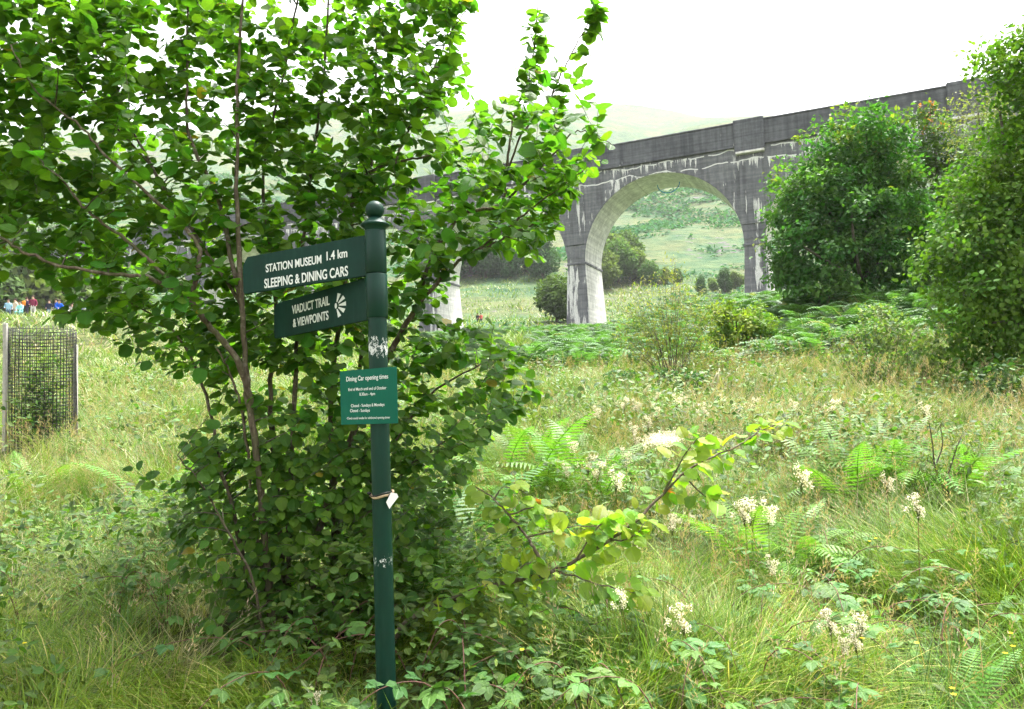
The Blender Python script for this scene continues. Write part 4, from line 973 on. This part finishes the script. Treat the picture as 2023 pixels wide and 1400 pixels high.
def meadow():
    R = np.random.default_rng(77)
    greens = np.array([(.085, .19, .022), (.12, .23, .028), (.05, .13, .022), (.18, .27, .04), (.10, .21, .05), (.14, .22, .03)]); straw = np.array([(.36, .33, .22), (.32, .31, .18), (.42, .38, .29), (.27, .22, .15)])
    def colour(n, x, y, dry):
        C = greens[R.integers(0, len(greens), n)]*R.uniform(.55, 1.2, (n, 1))
        tone = vnoise(x*1.3, y*1.3, 31)[:, None]; C = C*(1-tone*.3)+tone*.3*np.array([.2, .26, .05])
        m = R.uniform(0, 1, n) < dry; C[m] = straw[R.integers(0, 4, m.sum())]; return C
    def dryness(x, y):
        px = CX+F_PX*x/y
        d = .08+.15*sstep(5, 9, y)*sstep(1000, 1300, px)+.12*sstep(4.5, 8, y)*(1-sstep(330, 480, px))+.22*(vnoise(x*.7, y*.7, 12)-.45)
        return np.clip(d, .02, .45)
    # keep the hazel's own ground and the post foot a little clear
    S = Soup()
    for (n, y0, y1, hh, ww, seg) in ((50000, 2.6, 5.2, (.22, .5), (.005, .011), 3), (68000, 5.0, 9.0, (.25, .6), (.005, .010), 3), (80000, 8.8, 17, (.25, .6), (.009, .017), 3), (60000, 16.5, 34, (.3, .6), (.02, .04), 2), (45000, 33, 76, (.3, .65), (.05, .1), 2), (45000, 74, 175, (.4, .9), (.12, .24), 2)):
        x, y = field(R, n, y0, y1)
        patch = np.clip(vnoise(x*1.5, y*1.5, 40)*.65+vnoise(x*.5, y*.5, 41)*.55-.1, 0, 1); patch = sstep(.15, .85, patch); k = R.uniform(0, 1, n) < .12+1.1*patch; x, y, patch = x[k], y[k], patch[k]; n = len(x)
        # tufts: pull blades toward tuft centres
        g = .22 if y1 < 20 else .6
        cx = np.floor(x/g)*g+g*(.2+.6*vnoise(np.floor(x/g)*7.1, np.floor(y/g)*3.3, 50)); cy = np.floor(y/g)*g+g*(.2+.6*vnoise(np.floor(x/g)*5.1, np.floor(y/g)*9.3, 51))
        pull = R.uniform(0, .75, n); x = x+(cx-x)*pull; y = y+(cy-y)*pull
        P = np.stack([x, y, gz(x, y)-.02], -1)
        az = 6.283*vnoise(x*1.1, y*1.1, 60)*1.6+R.normal(0, .9, n)
        h = R.uniform(*hh, n)*(.3+1.25*patch); w = R.uniform(*ww, n)
        pxx = CX+F_PX*x/y; fore = (y < 5.2) & (pxx > 350) & (pxx < 1000); h = np.where(fore, h*.7, h)
        h = np.where((y < 3.7), h*np.clip((y-1.6)/2.1, .25, 1), h)
        C = colour(n, x, y, dryness(x, y)); nr_ = (y < 5.5)[:, None]; C = np.where(nr_, C*np.array([1.25, 1.25, .75]), C)
        blades(S, P, h, w, az, R.uniform(.05, .7, n), R.uniform(.1, 1.2, n), C, seg)
    # tussocks of broader arching blades
    for (nt_, nb, y0, y1, w0) in ((90, 60, 3.0, 6, .007), (230, 44, 6, 11, .010), (420, 30, 11, 20, .016)):
        tx, ty = field(R, nt_, y0, y1); kk = np.repeat(np.arange(nt_), nb); m = len(kk); px = CX+F_PX*tx/ty
        hide = ((px > 380) & (px < 1000) & (ty < 5.6))[kk]
        x = tx[kk]+R.normal(0, .05, m); y = ty[kk]+R.normal(0, .05, m); x, y, kk = x[~hide], y[~hide], kk[~hide]; m = len(x)
        cc = np.concatenate([greens, [(.2, .26, .06), (.05, .12, .02), (.3, .29, .15)]])[R.integers(0, 9, nt_)]
        blades(S, np.stack([x, y, gz(x, y)-.02], -1), R.uniform(.35, .75, m)*R.uniform(.7, 1.1, nt_)[kk], np.full(m, w0), R.uniform(0, 6.28, m), R.uniform(.05, .7, m), R.uniform(.1, 1.0, m), cc[kk]*R.uniform(.7, 1.3, (m, 1)), 4)
    tag(obj('meadow_grass', S.mesh('meadow_grass', M['grass']), kind='stuff'), 'long tangled green and straw-coloured meadow grass on the slope', 'grass')
    # flowering grass: stalk with a loose buff head
    S = Soup(); HT = []; HF = []; r = random.Random(3)
    for i in range(16):
        u = i/15; a = r.uniform(0, 6.28); o_ = .32*(1-u*.8)*r.uniform(.3, 1); c = np.array([o_*math.cos(a), o_*math.sin(a), u*1.0-.1*o_]); d = norm(np.array([math.cos(a), math.sin(a), 1.3])); s = norm(np.cross(d, [.3, .5, .1]))
        b = len(HT); HT += [c-s*.028, c+s*.028, c+d*.2]; HF += [(b, b+1, b+2)]
    HT = np.array(HT); HF = np.array(HF)
    for (n, y0, y1, hs, wd_) in ((1100, 3.0, 5.5, .09, .0028), (3200, 5.2, 10, .10, .004), (4200, 9.5, 18, .12, .006)):
        x, y = field(R, n*2, y0, y1); k = R.uniform(0, 1, n*2) < dryness(x, y)*1.7; x, y = x[k], y[k]; m = len(x)
        px = CX+F_PX*x/y; k = ~((px > 420) & (px < 980) & (y < 6)); x, y = x[k], y[k]; m = len(x)
        P = np.stack([x, y, gz(x, y)-.02], -1); h = R.uniform(.45, .85, m); C = straw[R.integers(0, 4, m)]*R.uniform(.85, 1.2, (m, 1))
        az = R.uniform(0, 6.28, m); ln = R.uniform(.03, .3, m); bd = R.uniform(0, .35, m)
        tip = blades(S, P, h, np.full(m, wd_), az, ln, bd, C, 3)
        d = norm(np.stack([np.cos(az)*(ln+2*bd), np.sin(az)*(ln+2*bd), np.ones(m)], -1)); Fm = frames(norm(np.cross(d, [1, .2, 0])), d)
        S.inst(HT, HF, Fm, np.stack([np.full(m, hs), np.full(m, hs), hs*R.uniform(1, 1.9, m)], -1), tip-d*hs*.7, C*np.array([1.1, 1.0, .95]))
    tag(obj('seeding_grass', S.mesh('seeding_grass', M['grass']), kind='stuff'), 'buff feathery seed heads of grass standing above the meadow', 'grass')
    # broad-leaved herbs
    S = Soup()
    for (n, y0, y1, ls) in ((15000, 2.7, 5.4, (.03, .07)), (34000, 5.2, 10, (.03, .08)), (36000, 9.5, 20, (.05, .11))):
        x, y = field(R, n, y0, y1); px = CX+F_PX*x/y
        pm = vnoise(x*1.1+5, y*1.1, 70); k = (R.uniform(0, 1, n) < .06+2.2*(pm-.45)) | ((px > 480) & (px < 1250) & (y < 5.6) & (R.uniform(0, 1, n) < .8)); x, y, pm = x[k], y[k], pm[k]; m = len(x)
        z = gz(x, y)+R.uniform(.1, 1, m)**.6*(.1+.75*sstep(.3, .85, pm))*np.clip((y-1.6)/2.2, .3, 1); P = np.stack([x, y, z], -1)
        nn = norm(np.array([0, -.25, 1.0])+R.normal(0, .4, (m, 3))); dr = norm(R.normal(0, 1, (m, 3))*np.array([1, 1, .35])); C = np.array([.06, .155, .028])*R.uniform(.5, 1.5, (m, 1))*np.stack([R.uniform(.8, 1.5, m), np.ones(m), np.ones(m)], -1)
        s = R.uniform(*ls, m); h = m//2
        S.inst(LEAFLET[0][0], LEAFLET[0][1], frames(dr, nn)[:h], s[:h], P[:h], C[:h], LEAFLET[0][2]); S.inst(LANCE[0], LANCE[1], frames(dr, nn)[h:], s[h:]*1.3, P[h:], C[h:], LANCE[2])
    tag(obj('meadow_herbs', S.mesh('meadow_herbs', M['bramble']), kind='stuff'), 'mixed low leafy herbs growing through the meadow grass', 'herbs')
meadow()

# ------------------------------------------------------------------ flowers, rushes
def flowers():
    R = np.random.default_rng(19)
    def head(n, rx, rz, seed):
        Q = np.random.default_rng(seed); S = Soup(); nc = 9
        cc = np.stack([Q.normal(0, rx*.55, nc), Q.normal(0, rx*.55, nc), Q.uniform(-rz, rz, nc)], -1)
        pos = cc[Q.integers(0, nc, n)]+Q.normal(0, rx*.22, (n, 3)); nn = norm(Q.normal(0, 1, (n, 3))+[0, 0, .8]); dr = norm(Q.normal(0, 1, (n, 3)))
        sq = (np.array([[-.5, -.5, 0], [.5, -.5, 0], [.5, .5, .1], [-.5, .5, .1]]), np.array([[0, 1, 2], [0, 2, 3]]))
        S.inst(sq[0], sq[1], frames(dr, nn), Q.uniform(.003, .0065, n), pos, np.array([.74, .7, .58])*Q.uniform(.85, 1.1, (n, 1)))
        for c in cc: v, f = tube([(0, 0, -rz*1.6), c*.6, c], .0016, 3); S.add(v, f, (.12, .16, .05))
        return S.mesh('flower_head', M['petal'])
    heads = [head(330, .042, .045, k) for k in range(4)]; umb = head(800, .08, .018, 9)
    stems = []
    for k in range(3):
        S = Soup(); P = spline([(0, 0, 0), (.02*k, .01, .35), (.05*(k-1), 0, .72)], 4); v, f = tube(P, np.linspace(.004, .002, len(P)), 4); S.add(v, f, (.13, .1, .04))
        for q in range(7):
            a = R.uniform(0, 6.28); z = R.uniform(.1, .5); S.inst(LEAFLET[1][0], LEAFLET[1][1], frames(np.array([[math.cos(a), math.sin(a), .25]]), np.array([[0, 0, 1.0]])), np.array([.09]), np.array([[0, 0, z]]), np.array([.07, .15, .04]), LEAFLET[1][2])
        stems.append((S.mesh('stem', M['bramble']), P[-1]))
    def plant(px, py, s, lab, grp, hd=None, name='meadowsweet', ymin=3.0):
        p = ground_at(px, py, .72*s, ymin); k = int(R.integers(0, 3)); t = stems[k][1]*s; r = thing(name, lab, 'flower', (p[0]-0*t[0], p[1], p[2]), R.uniform(-.4, .4), grp)
        a = obj('stem', stems[k][0], r); a.scale = (s, s, s)
        b = obj('flower_head', hd or heads[int(R.integers(0, 4))], r, tuple(t)); q = R.uniform(.8, 1.25)*(1.45 if s > .78 else 1.0); b.scale = (q, q, q)
    lab = 'meadowsweet with a frothy creamy-white flower head standing in the open meadow'
    for px, py in [(1290, 785), (1302, 812), (1275, 770), (1262, 800), (1185, 815), (1240, 800), (1190, 930), (1215, 948), (1225, 905), (1150, 918), (1280, 835), (1330, 795), (1420, 790), (1460, 810), (1385, 810), (1130, 880), (1108, 930), (1590, 942), (1750, 955), (1800, 1000), (1470, 1012), (1505, 1012), (1492, 1008), (1250, 850), (1480, 800), (1250, 870), (1345, 790), (1560, 800), (1650, 805), (1830, 810)]:
        plant(px, py, R.uniform(.8, 1.05), lab, 'meadowsweet in the open meadow')
    lab = 'meadowsweet flower head low in the grass beside the arching limb and brambles'
    for px, py in [(1360, 1030), (1335, 1022), (1328, 1040), (1512, 1116), (1652, 1272), (1690, 1258), (1640, 1228), (1350, 1222), (1262, 1062), (1240, 1190), (1700, 1240), (1060, 955)]:
        plant(px, py, R.uniform(.55, .75), lab, 'meadowsweet low in the grass')
    plant(610, 1382, .42, 'small white flower head in the grass left of the pole foot', None, ymin=2.7)
    lab = 'broad flat white flower umbel above the yellow-green limb tips'
    for px, py in [(1302, 868), (1322, 864), (1340, 872), (1312, 878)]: plant(px, py, .9, lab, 'flat white umbels', umb, 'white_umbel')
    # buttercups
    S = Soup(); v, f = tube([(0, 0, 0), (.01, 0, .2), (0, .01, .4)], .0015, 3); S.add(v, f, (.08, .15, .03)); st = S.mesh('stem', M['grass'])
    S = Soup()
    for k in range(5):
        a = k*1.2566; S.inst(OVAL[0], OVAL[1], frames(np.array([[math.cos(a), math.sin(a), .45]]), np.array([[0, 0, 1.0]])), np.array([.014]), np.zeros((1, 3)), np.array([.75, .55, .02]))
    pt = S.mesh('petals', M['petal'])
    for px, py in [(1814, 1284), (2000, 1262), (2005, 1290), (1990, 1306), (1885, 1374), (1888, 1385), (1398, 1062), (1032, 1300), (1720, 1080), (1706, 1275), (178, 1070), (46, 1282), (1732, 1074)]:
        p = ground_at(px, py, .38, 2.7); r = thing('buttercup', 'tiny yellow buttercup flower among the grass blades', 'flower', tuple(p), 0, 'buttercups in the grass'); obj('stem', st, r); obj('petals', pt, r, (0, .01, .4))
    # rush clumps
    def rush(px, py, n, h, col, lab, grp=None, spread=.5):
        p = ground_at(px, py, .05, 2.8); S = Soup(); a = R.uniform(0, 6.28, n); P = np.stack([R.normal(0, .06, n), R.normal(0, .06, n), np.full(n, -.03)], -1)
        C = np.array(col)*R.uniform(.7, 1.3, (n, 1)); d = R.uniform(0, 1, n) < .12; C[d] = (.32, .24, .11)
        blades(S, P, R.uniform(.6, 1.0, n)*h, np.full(n, .006), a, R.uniform(.02, spread, n), R.uniform(0, .35, n), C, 4)
        tag(obj('rush_clump', S.mesh('rush_clump', M['grass']), loc=tuple(p)), lab, 'rushes', grp)
    rush(62, 1085, 130, .62, (.05, .12, .025), 'dark spiky rush clump in the grass in front of the tree guard')
    rush(1480, 1000, 260, .55, (.11, .2, .06), 'pale green tussock of fine arching blades behind the bright fern', spread=.9)
    rush(1370, 1180, 160, .5, (.09, .18, .04), 'green tussock of arching blades in front of the bright fern', spread=.9)
    lab = 'upright green rush clump in the meadow beyond the ferns'
    for px, py in [(1175, 880), (1130, 905), (1240, 980), (1640, 880), (1900, 860)]: rush(px, py, 90, .7, (.07, .15, .035), lab, 'rush clumps in the meadow')
    rush(215, 900, 150, .6, (.1, .2, .035), 'bright green clump of tall blades right of the tree guard')
    rush(1870, 1400, 60, .75, (.07, .15, .05), 'sparse tall rush stems fanning out by the buttercups', spread=.7)
    # bleached dead stalks by the willow
    p = gp(1408, 13.6); S = Soup()
    for k in range(5):
        v, f = tube(spline([(0, 0, 0), (R.normal(0, .06), 0, .3), (R.normal(0, .16), 0, R.uniform(.5, .75))], 3), .007, 4); S.add(v, f, (.5, .48, .4))
    tag(obj('dead_stalks', S.mesh('dead_stalks', M['grass']), loc=tuple(p)), 'bleached bare dead stalks beside the bramble thicket under the willow', 'stalks')
flowers()

# ------------------------------------------------------------------ tree guard with sapling
def tree_guard():
    Y = 11.2; p = gp(86, Y); H = W(80, 648, Y)[2]-p[2]; rx, ry = .42, .33
    r = thing('tree_guard', 'black plastic mesh tree guard held by a weathered wooden stake in the grass', 'tree guard', tuple(p))
    S = Soup(); rnd = np.random.default_rng(6)
    def sq(a):   # rounded square outline
        c, s = math.cos(a), math.sin(a); q = (abs(c)**3.2+abs(s)**3.2)**(-1/3.2); return np.array([rx*c*q, ry*s*q])
    wob = lambda a, z: 1+.02*math.sin(3*a+z*2)
    for k in range(52):
        a = 6.283*k/52; P = np.array([(*(sq(a)*wob(a, z)), z) for z in np.linspace(-.05, H*(1 if math.sin(a*1.0) < .3 else .97), 9)]); v, f = tube(P, .0055, 4); S.add(v, f, (1, 1, 1))
    for z in np.arange(.03, H, .052):
        P = np.array([(*(sq(a)*wob(a, z)), z+.012*math.sin(a*2)) for a in np.linspace(0, 6.2832, 33)]); v, f = tube(P, .005, 4); S.add(v, f, (1, 1, 1))
    obj('mesh', S.mesh('mesh', M['black']), r)
    for x, y, h in ((-.50, -.12, H+.08), (.36, .22, H-.25)):
        obj('stake', box_mesh('stake', (x-.025, y-.025, -.2), (x+.025, y+.025, h), M['stake'], .004), r)
    b = p.copy(); R = rnd
    st = [([b, b+[.03, 0, .6], b+[-.02, .02, 1.35]], .015, .004), ([b+[0, 0, .3], b+[.12, 0, .7], b+[.2, 0, 1.0]], .008, .003), ([b+[0, 0, .25], b+[-.14, 0, .6], b+[-.2, .05, .9]], .008, .003)]
    build_plant('guarded_sapling', 'young leafy sapling growing inside the black mesh guard', 'sapling', b, st, [(b+[0, 0, .45], (.36, .33, .4)), (b+[0, 0, 1.1], (.25, .22, .4))], 110, 13, .06, OVAL, .06, (.06, .12, .03), .3, seed=61, dmin=.08)
tree_guard()

# ------------------------------------------------------------------ walkers on the slope
def walkers():
    def cloth(name, c): return plain(name, c, .85, .1, 12, .15)
    def body(pose):
        if pose == 'stand':
            J = {'pel': (0, 0, .95), 'sp': (0, 0, 1.2), 'ch': (0, -.01, 1.4), 'nk': (0, -.02, 1.53), 'hd': (0, -.03, 1.66), 'ht': (0, -.03, 1.76),
                 'hl': (.1, 0, .9), 'kl': (.11, -.02, .5), 'al': (.12, .03, .08), 'fl': (.13, -.12, .04), 'hr': (-.1, 0, .9), 'kr': (-.11, -.03, .5), 'ar': (-.12, .02, .08), 'fr': (-.14, -.13, .04),
                 'sl': (.19, 0, 1.42), 'el': (.26, .03, 1.15), 'wl': (.24, -.1, .93), 'sr': (-.19, 0, 1.42), 'er': (-.27, .02, 1.15), 'wr': (-.2, -.18, 1.05)}
        else:
            J = {'pel': (0, 0, .45), 'sp': (0, -.03, .68), 'ch': (0, -.08, .9), 'nk': (0, -.1, 1.03), 'hd': (0, -.13, 1.16), 'ht': (0, -.13, 1.26),
                 'hl': (.1, 0, .42), 'kl': (.16, -.42, .48), 'al': (.15, -.4, .08), 'fl': (.16, -.55, .04), 'hr': (-.1, 0, .42), 'kr': (-.15, -.42, .5), 'ar': (-.14, -.38, .08), 'fr': (-.15, -.53, .04),
                 'sl': (.19, -.07, .92), 'el': (.25, -.18, .7), 'wl': (.12, -.36, .6), 'sr': (-.19, -.07, .92), 'er': (-.25, -.16, .7), 'wr': (-.12, -.36, .58)}
        E = 'pel-sp sp-ch ch-nk nk-hd hd-ht pel-hl hl-kl kl-al al-fl pel-hr hr-kr kr-ar ar-fr ch-sl sl-el el-wl ch-sr sr-er er-wr'.split()
        rd = {'pel': (.17, .13), 'sp': (.16, .12), 'ch': (.19, .13), 'nk': (.065, .065), 'hd': (.1, .11), 'ht': (.07, .08), 'hl': (.1, .1), 'hr': (.1, .1), 'kl': (.07, .07), 'kr': (.07, .07), 'al': (.05, .05), 'ar': (.05, .05), 'fl': (.045, .04), 'fr': (.045, .04),
              'sl': (.08, .08), 'sr': (.08, .08), 'el': (.06, .06), 'er': (.06, .06), 'wl': (.04, .04), 'wr': (.04, .04)}
        ks = list(J); me = bpy.data.meshes.new('b'); me.from_pydata([J[k] for k in ks], [tuple(ks.index(q) for q in e.split('-')) for e in E], [])
        o = bpy.data.objects.new('b', me); COL.objects.link(o); m = o.modifiers.new('s', 'SKIN'); sv_ = me.skin_vertices[0].data
        for i, k in enumerate(ks): sv_[i].radius = rd[k]; sv_[i].use_root = (k == 'pel')
        o.modifiers.new('u', 'SUBSURF').levels = 1
        out = bpy.data.meshes.new_from_object(o.evaluated_get(bpy.context.evaluated_depsgraph_get())); bpy.data.objects.remove(o); return out, J
    base = {k: body(k) for k in ('stand', 'sit')}
    hair_m = cloth('dark_hair', (.05, .035, .025))
    def person(px, Y, pose, top, legs, lab, pack=None, rz=0.0, hat=None):
        me, J = base[pose]; me = me.copy(); me.materials.clear()
        for m in (M['skin'], cloth('jacket', top), cloth('trousers', legs), cloth('boots', (.04, .035, .03))): me.materials.append(m)
        nk = J['nk'][2]-.0; wz = J['pel'][2]
        for f in me.polygons:
            c = f.center
            hand = min((Vector(c)-Vector(J[k])).length for k in ('wl', 'wr')) < .07
            f.material_index = 0 if (c.z > nk or hand) else (3 if c.z < .1 else (2 if (c.z < wz+.02 and (pose == 'stand' and abs(c.x) < .22 or pose == 'sit' and c.y < .2 and c.z < .56)) else 1))
        p = gp(px, Y); r = thing('person', lab, 'person', tuple(p), rz); obj('body', me, r)
        bm = bmesh.new(); bmesh.ops.create_icosphere(bm, subdivisions=2, radius=.118)
        h = Vector(J['hd'])+Vector((0, .02, .055))
        for v in bm.verts:
            v.co.z *= .95
            if v.co.z < -.01 and v.co.y < .02: v.co.z = -.01+v.co.z*.1
        hm = bm_mesh('hair', bm, hair_m if hat is None else cloth('hat', hat)); obj('hair' if hat is None else 'hat', hm, r, tuple(h))
        if pack: obj('backpack', box_mesh('backpack', (-.16, .1, J['sp'][2]-.12), (.16, .3, J['ch'][2]+.08), cloth('pack', pack), .05), r)
    person(99, 74, 'stand', (.03, .04, .12), (.04, .04, .06), 'walker in a navy jacket standing highest on the slope', None, .3)
    person(97, 62, 'stand', (.02, .025, .05), (.25, .36, .5), 'walker in a dark jacket and light jeans facing downhill', (.03, .03, .05), .4)
    person(111, 61.5, 'stand', (.03, .06, .2), (.05, .06, .1), 'walker in a blue jacket close behind the jeans wearer', None, -.5)
    person(116, 57, 'sit', (.01, .09, .5), (.03, .1, .4), 'person in bright blue waterproofs crouching on the bank', None, .8)
    person(153, 63, 'stand', (.75, .6, .05), (.3, .32, .38), 'walker in a yellow jacket with a white hat', None, -.2, (.75, .75, .8))
    person(143, 60.5, 'sit', (.6, .55, .55), (.1, .15, .3), 'person in a pale top seated beside the yellow jacket', None, .2)
    person(167, 61, 'sit', (.35, .4, .55), (.06, .07, .1), 'person in a grey-blue jacket seated under the hazel leaves', None, -.3)
    person(16, 59, 'stand', (.3, .5, .65), (.1, .15, .25), 'walker in a light blue jacket at the end of the group', None, .5)
    person(30, 58.5, 'stand', (.6, .5, .38), (.35, .33, .3), 'walker in a beige top beside the light blue jacket', None, -.4)
    person(41, 56, 'sit', (.3, .7, .7), (.2, .5, .5), 'person in pale turquoise crouching in front of the group', None, 0)
    person(52, 58, 'stand', (.05, .03, .06), (.05, .05, .07), 'walker in black with an orange backpack', (.75, .25, .04), 2.6)
    person(65, 57.5, 'stand', (.22, .03, .07), (.6, .58, .55), 'walker in a maroon jacket and pale trousers', None, .2)
    person(946, 100, 'sit', (.03, .03, .04), (.04, .04, .05), 'distant person in black seated on the mound beyond the viaduct', None, .3)
    person(953, 100, 'sit', (.6, .12, .1), (.1, .1, .14), 'distant person in red seated on the mound beyond the viaduct', None, -.3)
walkers()

# ------------------------------------------------------------------ hillside bracken patches
def hill_cover():
    R = np.random.default_rng(91); n = 95000; y = np.sqrt(R.uniform(85**2, 430**2, n)); x = R.uniform(-.75, .75, n)*y
    m = (vnoise(x*.045, y*.03, 14)*.6+vnoise(x*.16, y*.12, 15)*.4 > .5); x, y = x[m], y[m]; n = len(x); sc_ = np.clip(y/110, 1, 3)
    P = np.stack([x+R.normal(0, .5, n), y, gz(x, y)+R.uniform(0, .5, n)*sc_], -1); nn = norm(np.array([0, -.4, 1.0])+R.normal(0, .45, (n, 3))); dr = norm(R.normal(0, 1, (n, 3))*[1, 1, .4])
    C = np.array([.03, .088, .04])*R.uniform(.6, 1.35, (n, 1)); S = Soup(); S.inst(QUAD[0], QUAD[1], frames(dr, nn), .7*sc_*R.uniform(.6, 1.3, n), P, C)
    tag(obj('hill_bracken', S.mesh('hill_bracken', M['far']), kind='stuff'), 'patches of bracken spread over the hillside behind the viaduct', 'bracken')
hill_cover()

# ------------------------------------------------------------------ haze: misty Highland air round the whole scene
def haze():
    t = NT('misty_air'); pv = t.n('VolumePrincipled'); pv.inputs['Color'].default_value = (.96, .98, 1, 1); pv.inputs['Density'].default_value = .00022
    pv.inputs['Anisotropy'].default_value = 0.0
    t.t.links.new(pv.outputs[0], t.out.inputs['Volume'])
    o = obj('haze', box_mesh('haze', (-1320, -1320, -45), (1320, 1320, 520), t.m)); o['kind'] = 'stuff'; tag(o, 'pale mist hanging in the air over the glen', 'haze')
haze()
